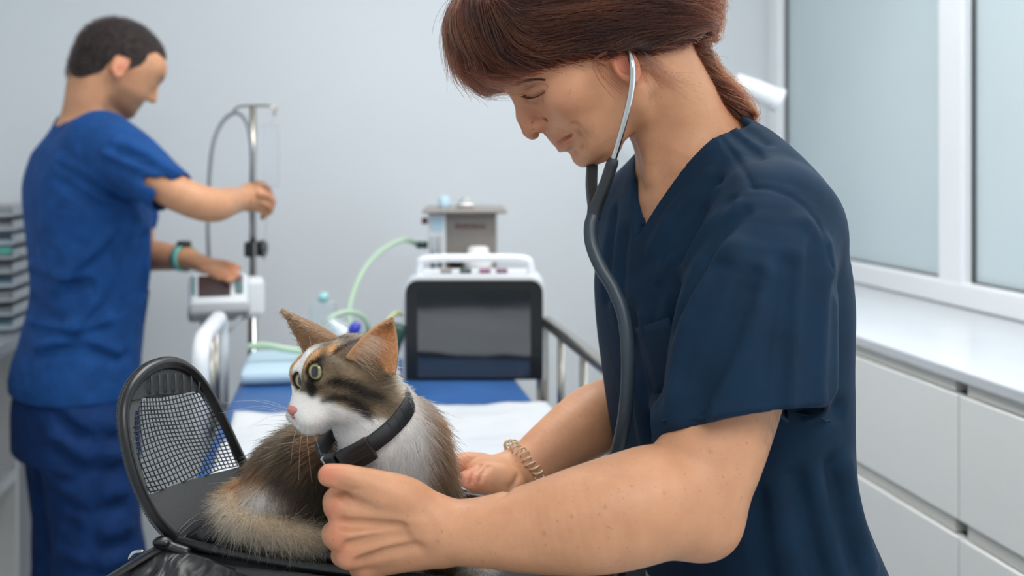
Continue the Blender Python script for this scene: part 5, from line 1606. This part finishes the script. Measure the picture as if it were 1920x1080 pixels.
eF = ear([(640, 634, .872), (600, 610, .872), (560, 592, .874), (530, 581, .876)], [(572, 668, .856), (558, 640, .860), (542, 608, .868), (530, 581, .876)], (.004, -.010, .006), 'ear', (136, 105, 78), (50, 38, 32), True)
# ---- fur
NF = 135000
def dens(p):
    return np.where(p[:, 1] < .93, 1.0, .45) * np.where(p[:, 2] > 1.13, 1.5, 1.0)
roots, nn = sample_surface(V, Q, NF, rng, dens)
h = (roots - CH.o) @ CH.R.T
keep = np.ones(len(roots), bool)
for s in (1, -1):
    keep &= np.linalg.norm(roots - EYES[s], axis=1) > .0105
keep &= np.linalg.norm((h - np.array([.050, 0, -.0135])) / np.array([1.4, 1, 1]), axis=1) > .0080
roots, nn, h = roots[keep], nn[keep], h[keep]; n = len(roots)
head = ss(np.linalg.norm(h / np.array([.062, .055, .05]), axis=1), 1.2, .95)
anchors = [(P(735, 800, .84), (-.1, -.25, -1)), (P(735, 900, .83), (-.05, -.2, -1)), (P(640, 880, .84), (-.2, -.2, -1)), (P(830, 830, .90), (.45, -.1, -.85)), (P(845, 930, .90), (.35, -.1, -.9)), (P(780, 780, .88), (.5, 0, -.7)),
           (P(620, 820, .90), (-.75, -.3, -.5)), (P(560, 830, .90), (-.8, -.25, -.6)), (P(520, 900, .885), (-.55, -.3, -.8)), (P(600, 930, .90), (-.45, -.3, -.85)), (P(460, 900, .905), (-.5, -.2, -.85)), (P(640, 960, .90), (-.2, -.2, -1)),
           (P(425, 945, .90), (.1, -.5, -.9)), (P(480, 970, .875), (.9, -.3, -.4)), (P(560, 990, .865), (.95, -.2, -.35)), (P(630, 1012, .865), (1, 0, -.3)), (P(740, 1060, .85), (0, -.2, -1)), (P(880, 1060, .88), (.2, -.2, -1)), (P(700, 940, .97), (-.5, .3, -.8))]
ap = np.array([a for a, _ in anchors]); ad = np.array([b for _, b in anchors], float)
w = np.exp(-(np.linalg.norm(roots[:, None] - ap[None], axis=2) / .035) ** 2) + 1e-9
fl = (w @ ad) / w.sum(1)[:, None]
hf = h - np.array([.058, 0, -.012]); hf /= np.linalg.norm(hf, axis=1)[:, None]; hf[:, 2] -= .25 * ss(h[:, 2], .0, -.03)
hf = hf @ CH.R
fl = fl * (1 - head[:, None]) + hf * head[:, None]
fl += rng.normal(size=fl.shape) * .16 + (vnoise(roots, 150, 30)[:, None] * np.array([.25, 0, .1]))
tg = fl - nn * (fl * nn).sum(1)[:, None]; tg /= np.linalg.norm(tg, axis=1)[:, None] + 1e-9
face = head * ss(h[:, 0], -.02, .02)
ln = np.full(n, .0150); ln = ln * (1 - head) + .0095 * head; ln = ln * (1 - face) + .0058 * face
muz = head * ss(h[:, 0], .03, .042); ln = ln * (1 - muz) + .0034 * muz
v_ = PCY - (roots[:, 2] - ZC) / roots[:, 1] * FPX; u_ = PCX + roots[:, 0] / roots[:, 1] * FPX
tdr = np.min(np.linalg.norm(roots[:, None] - TAILP[None], axis=2), axis=1); istail = ss(tdr, .016, .0125)
ln *= 1 - .45 * ((v_ > 925) & (u_ < 680)) * (1 - istail); ln *= 1 - .30 * istail; ln *= .75 + .5 * rng.random(n)
paw = blob(roots, P(735, 1100, .84), (.03, .03, .02)) + blob(roots, P(890, 1080, .88), (.025, .03, .02)); ln *= 1 - .65 * np.clip(paw, 0, 1)
long_ = (rng.random(n) < .035) & (head < .3); ln[long_] *= 1.55
cp_ = np.clip((np.clip(1.2 - np.linalg.norm(h, axis=1) / .085, 0, 1)) * 0, 0, 1)
nck = np.exp(-(((roots - P(686, 797, .866)) @ (np.array([-.50, -.22, .84]))) / .010) ** 2) * ss(np.linalg.norm(roots - P(686, 797, .866), axis=1), .06, .05)
ln *= 1 - .72 * nck
rise = .30 * (1 - face) + .20 * face
t = np.linspace(0, 1, 6)
d0 = tg * (1 - rise)[:, None] + nn * rise[:, None]; d0 /= np.linalg.norm(d0, axis=1)[:, None]
st = roots[:, None] + d0[:, None] * (ln[:, None] * t[None])[:, :, None]
st += (tg * .35 + np.array([0, 0, -.30]))[:, None] * (ln[:, None] * t[None] ** 2)[:, :, None] * (1 - .6 * face)[:, None, None]
curl = rng.normal(size=(n, 3)) * (.22 + .35 * istail)[:, None]
st += (curl[:, None] * (ln[:, None] * t[None] ** 2)[:, :, None]) * (1 - .7 * face)[:, None, None]
st -= nn[:, None] * .0008
fc = colour(roots)
wh0 = ss(fc.mean(1), .35, .65)[:, None]
hd_ = (.17 + .17 * head)[:, None]
fc = fc * ((hd_ + .60 * fc) * (1 - wh0) + wh0) * (.74 + .52 * rng.random((n, 1)))
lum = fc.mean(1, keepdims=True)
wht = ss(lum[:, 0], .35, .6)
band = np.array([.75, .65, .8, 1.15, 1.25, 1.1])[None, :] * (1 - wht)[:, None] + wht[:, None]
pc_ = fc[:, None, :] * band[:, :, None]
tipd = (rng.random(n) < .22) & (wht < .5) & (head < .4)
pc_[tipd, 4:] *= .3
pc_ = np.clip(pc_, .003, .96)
rad = np.array([.00020, .00020, .00019, .00017, .00012, .00005])
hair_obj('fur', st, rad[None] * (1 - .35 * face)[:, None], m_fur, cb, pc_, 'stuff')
# ear fur
for E_, cnt, inner in ((eN, 1300, True), (eF, 2200, False)):
    g_, c_, eo = E_
    i = rng.integers(0, 22, cnt); j = rng.integers(0, 16, cnt); a = rng.random((cnt, 1)); b = rng.random((cnt, 1))
    p = g_[i, j] * (1 - a) * (1 - b) + g_[i, j + 1] * a * (1 - b) + g_[i + 1, j] * (1 - a) * b + g_[i + 1, j + 1] * a * b
    up_ = g_[-1, 8] - p; up_ /= np.linalg.norm(up_, axis=1)[:, None] + 1e-9
    fwd_ = np.tile(np.array([-.2, -1.0, 0]), (cnt, 1))
    tuft = inner & (j < 4) & (i < 12)
    L_ = np.where(tuft, .016, .0045) * (.6 + .8 * rng.random(cnt))
    dr = up_ * .6 + fwd_ * .35 + rng.normal(size=(cnt, 3)) * .15
    dr[tuft] = np.array([.8, -.25, -.10]) + rng.normal(size=(tuft.sum(), 3)) * .16
    dr /= np.linalg.norm(dr, axis=1)[:, None]
    s_ = p[:, None] + dr[:, None] * (L_[:, None] * np.linspace(0, 1, 5)[None])[:, :, None]
    s_[:, :, 2] -= (np.linspace(0, 1, 5) ** 2)[None] * L_[:, None] * .25
    cc = .55 * c_[i, j] * (.8 + .4 * rng.random((cnt, 1)))
    cc[tuft] = np.array(lin(214, 176, 140)) * (.7 + .5 * rng.random((tuft.sum(), 1)))
    hair_obj('ear_fur', s_, np.array([.00026, .00024, .0002, .00015, .00005]), m_fur, eo, np.clip(cc, 0, .95), 'stuff')
# whiskers
wk = []
for k, (u0, v0, u1, v1, y1) in enumerate([(553, 772, 455, 752, .82), (552, 776, 440, 768, .82), (556, 782, 470, 800, .80), (566, 782, 545, 870, .79), (572, 784, 560, 900, .79), (580, 784, 610, 880, .79), (585, 780, 650, 838, .79), (588, 776, 690, 800, .79), (590, 772, 700, 775, .79), (575, 786, 585, 905, .785), (541, 768, 420, 755, .87), (542, 774, 410, 775, .88)]):
    a = hit(gc, u0, v0)
    if a is None: continue
    b = P(u1, v1, y1); m_ = (a + b) / 2 + np.array([0, -.006, .006])
    wk.append(catmull([a + np.array([0, .001, 0]), m_, b], 12))
for k, (u0, v0, u1, v1, y1) in enumerate([(592, 694, 560, 640, .81), (596, 692, 580, 630, .81)]):
    a = hit(gc, u0, v0)
    if a is not None: wk.append(catmull([a, (a + P(u1, v1, y1)) / 2 + np.array([0, -.004, 0]), P(u1, v1, y1)], 12))
hair_obj('whiskers', np.array(wk), np.linspace(.00018, .00006, 12), m_fur, cb, np.tile(np.array(lin(240, 238, 234)), (len(wk), 1)), 'stuff')

# ---- collar
n_ = np.array([-.50, -.22, .84]); n_ /= np.linalg.norm(n_)
cc0 = P(686, 797, .866)
e1 = np.cross(n_, (0, 1, 0)); e1 /= np.linalg.norm(e1); e2 = np.cross(n_, e1)
if e2[1] > 0: e2 = -e2
ck = thing('cat_collar', 'black collar with a plastic buckle round the neck of the cat', 'collar', cc0)
m_web = plain('black_webbing', (26, 28, 31), .55, bump=.4, bscale=1200)
def rp(t, rr, ww): return cc0 + rr * (1.04 * math.cos(t) * e1 + math.sin(t) * e2) + ww * n_
vv, ff = [], []
nT = 64
for i in range(nT):
    t = 2 * math.pi * i / nT
    for rr, ww in ((.0430, -.0075), (.0452, -.0072), (.0452, .0072), (.0430, .0075)):
        vv.append(rp(t, rr, ww))
for i in range(nT):
    for k in range(4): ff.append((i * 4 + k, i * 4 + (k + 1) % 4, ((i + 1) % nT) * 4 + (k + 1) % 4, ((i + 1) % nT) * 4 + k))
mesh('band', vv, ff, m_web, ck)
def cbox(t0, t1, r0, r1, w0, w1, name, mat, parent, seg=5):
    vv, ff = [], []
    for i in range(seg + 1):
        t = t0 + (t1 - t0) * i / seg
        for rr, ww in ((r0, w0), (r1, w0), (r1, w1), (r0, w1)): vv.append(rp(t, rr, ww))
    for i in range(seg):
        for k in range(4): ff.append((i * 4 + k, i * 4 + (k + 1) % 4, (i + 1) * 4 + (k + 1) % 4, (i + 1) * 4 + k))
    ff += [(0, 3, 2, 1), tuple(seg * 4 + k for k in range(4))]
    o = mesh(name, vv, ff, mat, parent, False)
    bv = o.modifiers.new('bevel', 'BEVEL'); bv.width = .0012; bv.segments = 2
    return o
# angle of the front-left of the ring as seen from the camera
best = min(np.linspace(0, 2 * math.pi, 720), key=lambda t: (lambda q: (PCX + q[0] / q[1] * FPX - 662) ** 2 + (PCY - (q[2] - ZC) / q[1] * FPX - 838) ** 2)(rp(t, .045, 0)) + (1e6 if rp(t, .045, 0)[1] > .866 else 0))
sgn = 1 if rp(best + .1, .045, 0)[0] < rp(best, .045, 0)[0] else -1
bx = cbox(best - .30 * sgn, best + .28 * sgn, .0440, .0520, -.0105, .0095, 'buckle', m_black, ck)
cbox(best + .36 * sgn, best + .62 * sgn, .0440, .0505, -.0095, .0085, 'buckle_tongue', m_black, ck)
cbox(best + .64 * sgn, best + .74 * sgn, .0445, .0495, -.0085, .0075, 'slider', m_chrome, ck, 2)
for w_ in (-.0045, .0025):
    cbox(best - .22 * sgn, best + .2 * sgn, .0518, .0526, w_, w_ + .002, 'rib', m_black, bx, 4)
for dt in (-.75, -.95, -1.15):
    cbox(best + (dt - .01) * sgn, best + (dt + .01) * sgn, .0450, .0456, -.0068, .0068, 'stitch', m_grey if False else m_web, ck, 1)

# ================================================================== the soft carrier
m_fab = plain('black_nylon', (44, 46, 48), .5, var=.1, bump=.35, bscale=900)
q = M('shiny_black_nylon', lin(30, 31, 33), .42, spec=.5); q.tint(lin(22, 23, 25), lin(34, 35, 37), 20); q.bump(q.noise(16, 3, dist=1.2), 'Fac', .55, .02); m_shiny = q.m
m_pipe = plain('black_piping', (22, 23, 25), .34, var=.1)
m_panel = plain('charcoal_lining', (72, 74, 76), .6, var=.06, bump=.3, bscale=700)
m_tape = plain('zip_tape', (34, 35, 37), .7)
m_zip = plain('dark_zip_teeth', (58, 58, 60), .35, .3)
ZR = 1.002
A_ = P(322, 1012, .903); B_ = P(500, 930, 1.035); C_ = P(327, 680, .975)
pn_ = np.cross(B_ - A_, C_ - A_); pn_ /= np.linalg.norm(pn_)
if pn_[0] < 0: pn_ = -pn_                              # towards the inside of the bag
def on(u, v, off=0.0):
    d = np.array([(u - PCX) / FPX, 1.0, -(v - PCY) / FPX]); o = np.array([0, 0, ZC])
    return o + d * (((A_ + pn_ * off) - o) @ pn_) / (d @ pn_)
pc = thing('pet_carrier', 'black soft pet carrier with a mesh end flap standing open on the bed', 'pet carrier', (A_[0] + .1, A_[1], .93))
def mk(m, name, mat, parent=pc, smooth=True): return mesh(name, m.v, m.f, mat, parent, smooth)
# base tray: floor pad and walls, footprint A (near left), B (far left), to the right along the front rim
dr = P(705, 1076, .828) - A_; dr[2] = 0; dr /= np.linalg.norm(dr)
Az, Bz = A_.copy(), B_.copy(); Az[2] = Bz[2] = 0
D_, E_ = Az + dr * .40, Bz + dr * .40
def wall(p, q, z0, z1, th, name, mat):
    t = (q - p) / np.linalg.norm(q - p); nrm = np.array([-t[1], t[0], 0]) * th
    ps = catmull([p, (p + q) / 2, q], 14)
    vv, ff = [], []
    for i, c in enumerate(ps):
        wv = .003 * math.sin(i * 1.3)
        for o_, z in ((0, z0), (1, z0), (1, z1), (0, z1)): vv.append(c + nrm * o_ + np.array([0, 0, z]) + nrm * (wv / .006 if z == z0 else 0) * .3)
    for i in range(len(ps) - 1):
        for k in range(4): ff.append((i * 4 + k, i * 4 + (k + 1) % 4, (i + 1) * 4 + (k + 1) % 4, (i + 1) * 4 + k))
    ff += [(0, 3, 2, 1), tuple((len(ps) - 1) * 4 + k for k in range(4))]
    return mesh(name, vv, ff, mat, pc, False)
z0 = .9335
fl_ = [Az, D_, E_, Bz]
m = MB(); cen = sum(fl_) / 4
m.add([(*(p + (cen - p) * .02)[:2], z) for z in (z0, .995) for p in fl_], [(3, 2, 1, 0), (4, 5, 6, 7), (0, 1, 5, 4), (1, 2, 6, 5), (2, 3, 7, 6), (3, 0, 4, 7)])
o = mk(m, 'floor_pad', m_fab, smooth=False); bv = o.modifiers.new('bevel', 'BEVEL'); bv.width = .012; bv.segments = 3
wall(Az, D_, z0, 1.010, .006, 'front_wall', m_fab); wall(Bz, E_, z0, 1.038, .006, 'back_wall', m_fab); wall(D_, E_, z0, 1.018, .006, 'end_wall', m_fab); wall(Az, Bz, z0, 1.013, .004, 'hinge_wall', m_fab)
def pipe(pts, r, name='piping', mat=m_pipe, parent=pc, n=60):
    return mk(MB().tube(catmull(pts, n), r, 10), name, mat, parent)
zA = lambda p, z: np.array([p[0], p[1], z])
# two bulging rolls along the front rim
pipe([zA(Az, 1.018), *[zA(Az + dr * s, 1.018 - .004 * math.sin(s * 14)) for s in (.08, .16, .24, .32)], zA(D_, 1.014)], .0048)
off = np.array([dr[1], -dr[0], 0]) * .012
pipe([zA(Az + off * .2, 1.006), *[zA(Az + off + dr * s, 1.004 - .003 * math.sin(s * 17 + 1)) for s in (.06, .16, .24, .32)], zA(D_ + off, 1.002)], .0085, 'rim_roll', m_fab)
pipe([zA(Az + off * .6, 0.992), *[zA(Az + off * 1.5 + dr * s, 0.990 + .002 * math.sin(s * 13)) for s in (.06, .16, .24, .32)], zA(D_ + off * 1.5, 0.988)], .0075, 'rim_roll', m_pipe)
pipe([zA(D_, 1.016), zA((D_ + E_) / 2, 1.022), zA(E_, 1.038)], .0045); pipe([zA(Bz, 1.038), zA((Bz + E_) / 2, 1.040), zA(E_, 1.038)], .0045)
# inner lining hump under the tail
m = MB(); ps = [on(372, 1008, .006), on(410, 1000, .02), on(445, 1004, .03), on(500, 1012, .035), on(560, 1020, .03)]
pipe([P(352, 1010, .908), P(385, 1002, .905), P(420, 1000, .90), P(470, 1010, .89), P(540, 1026, .875), P(640, 1046, .858)], np.interp(np.linspace(0, 1, 40), [0, .2, .6, 1], [.004, .012, .010, .006]), 'lining_fold', m_shiny, n=40)
# ---- the end flap
outer = [(330, 1012), (296, 978), (266, 925), (246, 870), (234, 812), (233, 762), (248, 722), (276, 693), (310, 680), (340, 684), (366, 702), (390, 734), (412, 775), (434, 822), (456, 868), (478, 905), (497, 934)]
win = [(262, 760), (268, 747), (330, 741), (372, 735), (395, 762), (420, 805), (440, 840), (455, 866), (452, 874), (380, 893), (330, 908), (282, 927), (276, 915), (262, 870), (252, 815), (252, 780)]
def fillpoly(pts2, off0, off1, name, mat, parent=pc, hole=None, smooth=False):
    """a flat panel of some thickness in the plane of the flap"""
    bm = bmesh.new()
    e1_ = (B_ - A_) / np.linalg.norm(B_ - A_); e2_ = np.cross(pn_, e1_)
    def to2(p): q = p - A_; return (q @ e1_, q @ e2_)
    loops = [pts2] + ([hole] if hole else [])
    edges = []
    for lp in loops:
        vs_ = [bm.verts.new((*to2(on(u, v)), 0)) for u, v in lp]
        edges += [bm.edges.new((vs_[i], vs_[(i + 1) % len(vs_)])) for i in range(len(vs_))]
    bmesh.ops.triangle_fill(bm, use_beauty=True, use_dissolve=False, edges=edges)
    bm.verts.index_update()
    V_ = np.array([v.co[:] for v in bm.verts]); Ft = [[v.index for v in f.verts] for f in bm.faces]; bm.free()
    W = A_ + V_[:, :1] * e1_ + V_[:, 1:2] * e2_
    o = mesh(name, W + pn_ * off0, Ft, mat, parent, smooth)
    sd = o.modifiers.new('thickness', 'SOLIDIFY'); sd.thickness = off1 - off0; sd.offset = 0
    return o
oc = catmull([(u, v, 0) for u, v in outer], 90)[:, :2]
wc_ = catmull([(u, v, 0) for u, v in win + win[:1]], 96)[:-1, :2]
fp = fillpoly([tuple(p) for p in oc], -.0005, .0025, 'flap_panel', m_panel, hole=[tuple(p) for p in wc_])
fp['label'] = 'charcoal fabric panel round the mesh window'
# dark cap cloth at the top of the flap, over the panel
cap = [p for p in oc if p[1] < 762]
lowr = [(u, v) for u, v in catmull([(372, 733, 0), (330, 739, 0), (268, 745, 0), (250, 762, 0)], 14)[:, :2]]
top_in = [tuple(p * .985 + np.array([318, 735]) * .015) for p in cap]
top_in = [p for p in top_in if p[0] <= 392 and p[1] < 758]
fillpoly(top_in + [(388, 742)] + [p for p in lowr if p[0] < 372 and p[0] > 256], .0022, .0042, 'top_cap', m_fab)
for k in range(7):
    u = 282 + k * 15
    pipe([on(u, 739 - (3 if u > 300 else 0), .0042), on(u + 2, 722, .0058), on(u + 1, 700 + abs(u - 322) * .12, .0048)], [.0010] * 12, 'gather', m_fab, n=12)
# piping inside, zip tape and zip teeth outside
pipe([on(u, v, .004) for u, v in oc[::3]], .0048, 'flap_piping', n=110)
inn = [(u * .962 + 345 * .038, v * .962 + 850 * .038) for u, v in oc]
pipe([on(u, v, .004) for u, v in inn[::3]], .0030, 'flap_piping', n=100)
outr = [(u + (u - 345) * .022 - 2, v + (v - 880) * .010) for u, v in oc[:58]]
tp = catmull([on(u, v, -.002) for u, v in outr[::3]], 260)
mk(MB().tube(tp, .0024, 8), 'zip_tape', m_tape)
zt = MB(); step = 2
for i in range(0, len(tp) - 1, step):
    d = tp[i + 1] - tp[i]; d /= np.linalg.norm(d); sd_ = np.cross(d, pn_)
    c = tp[i] + sd_ * (-.003 if (sd_ @ (tp[i] - on(345, 850))) < 0 else .003)
    a_, b_, e_ = d * .00075, sd_ * .0017, pn_ * .0014
    zt.add([c + x * a_ + y * b_ + z * e_ for x in (-1, 1) for y in (-1, 1) for z in (-1, 1)], [(0, 1, 3, 2), (4, 6, 7, 5), (0, 4, 5, 1), (2, 3, 7, 6), (0, 2, 6, 4), (1, 5, 7, 3)])
o = mk(zt, 'zip_teeth', m_zip, smooth=False); o['kind'] = 'stuff'
# ---- the net: woven strands with slightly wavy rows
net = MB()
from math import sin
def inside(u, v):
    c = False; n = len(wc_); j = n - 1
    for i in range(n):
        (xi, yi), (xj, yj) = wc_[i], wc_[j]
        if (yi > v) != (yj > v) and u < (xj - xi) * (v - yi) / (yj - yi) + xi: c = not c
        j = i
    return c
def net_uv(s, t):
    """s across, t up the net, in the picture of the flap seen square on"""
    L0 = np.array([286, 930]) * (1 - t) + np.array([246, 742]) * t; R0 = np.array([462, 868]) * (1 - t) + np.array([378, 722]) * t
    p = L0 * (1 - s) + R0 * s
    L1 = np.array([-22, 0]) * sin(math.pi * t); R1 = np.array([8, 0]) * sin(math.pi * t)
    p = p + L1 * (1 - s) + R1 * s
    p = p + np.array([3.0 * sin(6 * s + 3 * t), 4.5 * sin(7 * s + 5 * t) * (1 - .3 * t)])
    return p
nr, nc = 21, 25
for kind, cnt in (('r', nr), ('c', nc)):
    for k in range(cnt + 1):
        run = []
        for i in range(61):
            s, t = (i / 60, k / cnt) if kind == 'r' else (k / cnt, i / 60)
            u, v = net_uv(s, t)
            if inside(u, v): run.append(on(u, v, .001 + (.0006 if kind == 'r' else 0)))
            else:
                if len(run) > 2: net.tube(run, .00062, 5)
                run = []
        if len(run) > 2: net.tube(run, .00062, 5)
o = mk(net, 'mesh_window', m_pipe); o['label'] = 'black open net window in the flap'
# loose white threads on the lining
mk(MB().tube([on(330, 1003, .004), on(340, 990, .005), on(356, 975, .005), on(374, 963, .005)], .0007, 6), 'thread', m_panel)
mk(MB().tube([on(334, 1005, .004), on(350, 990, .005), on(364, 978, .005), on(384, 974, .005)], .0007, 6), 'thread', m_panel)
# ---- the front flap of shiny nylon laid out towards the camera, with its zip
ny_, nx_ = 26, 60; vv = []
L_ = [P(312, 1030, .890), P(270, 1050, .875), P(215, 1085, .862), P(180, 1110, .855)]
R_ = [zA(D_ + off * 2.2, .984), zA(D_ + off * 4, .972), zA(D_ + off * 7, .955), zA(D_ + off * 9, .945)]
Lc, Rc = catmull(L_, ny_), catmull(R_, ny_)
for j in range(ny_):
    for i in range(nx_):
        s = i / (nx_ - 1); p = Lc[j] * (1 - s) + Rc[j] * s
        ar = np.array([[p[0], p[1] * 1.5, 0.3]])
        p[2] += .0035 * float(vnoise(ar, 90, 7)[0]) + .002 * float(vnoise(ar, 210, 8)[0])
        p[2] = max(p[2], .937); vv.append(p)
ff = [(j * nx_ + i, j * nx_ + i + 1, (j + 1) * nx_ + i + 1, (j + 1) * nx_ + i) for j in range(ny_ - 1) for i in range(nx_ - 1)]
o = mesh('front_flap', vv, ff, m_shiny, pc, True); sd = o.modifiers.new('thickness', 'SOLIDIFY'); sd.thickness = .002; sd.offset = -1
zp = catmull([P(306, 1026, .893), P(285, 1036, .880), P(245, 1060, .867), P(200, 1088, .857), P(160, 1112, .850)], 120)
mk(MB().tube(zp, .0058, 8, flat=.35, up=(0, 0, 1)), 'zip_tape', m_tape)
zt = MB()
for i in range(0, 118, 2):
    d = zp[i + 1] - zp[i]; d /= np.linalg.norm(d); sd_ = np.cross(d, (0, 0, 1.0)); c = zp[i] + np.array([0, 0, .0022])
    a_, b_, e_ = d * .0007, sd_ * .0022, np.array([0, 0, .0010])
    zt.add([c + x * a_ + y * b_ + z * e_ for x in (-1, 1) for y in (-1, 1) for z in (-1, 1)], [(0, 1, 3, 2), (4, 6, 7, 5), (0, 4, 5, 1), (2, 3, 7, 6), (0, 2, 6, 4), (1, 5, 7, 3)])
o = mk(zt, 'zip_teeth', m_zip, smooth=False); o['kind'] = 'stuff'
zs = P(303, 1017, .886)
g = Grid(*[axis_pts((c - .03, c + .03, .0012)) for c in zs]); g.pad = .004
g.ell(zs, (.008, .006, .0055), .003); g.cone(zs + np.array([.004, -.001, -.002]), zs + np.array([.022, -.002, -.008]), .0042, .005, .004); g.cone(zs + np.array([-.004, -.005, .002]), zs + np.array([.006, -.005, .001]), .0024, .0024, .001)
V2, Q2 = g.poly(1); mesh('zip_slider', V2, Q2, m_pipe, pc)
g = Grid(*[axis_pts((c - .02, c + .02, .001)) for c in P(256, 1038, .872)]); g.pad = .004
c_ = P(256, 1038, .872); g.chain([(*(c_ + np.array([-.006, 0, -.004])), .0016), (*(c_ + np.array([-.002, 0, .001])), .0018), (*(c_ + np.array([.005, 0, .002])), .0015)], 10)
V2, Q2 = g.poly(1); mesh('zip_pull', V2, Q2, m_chrome, pc)
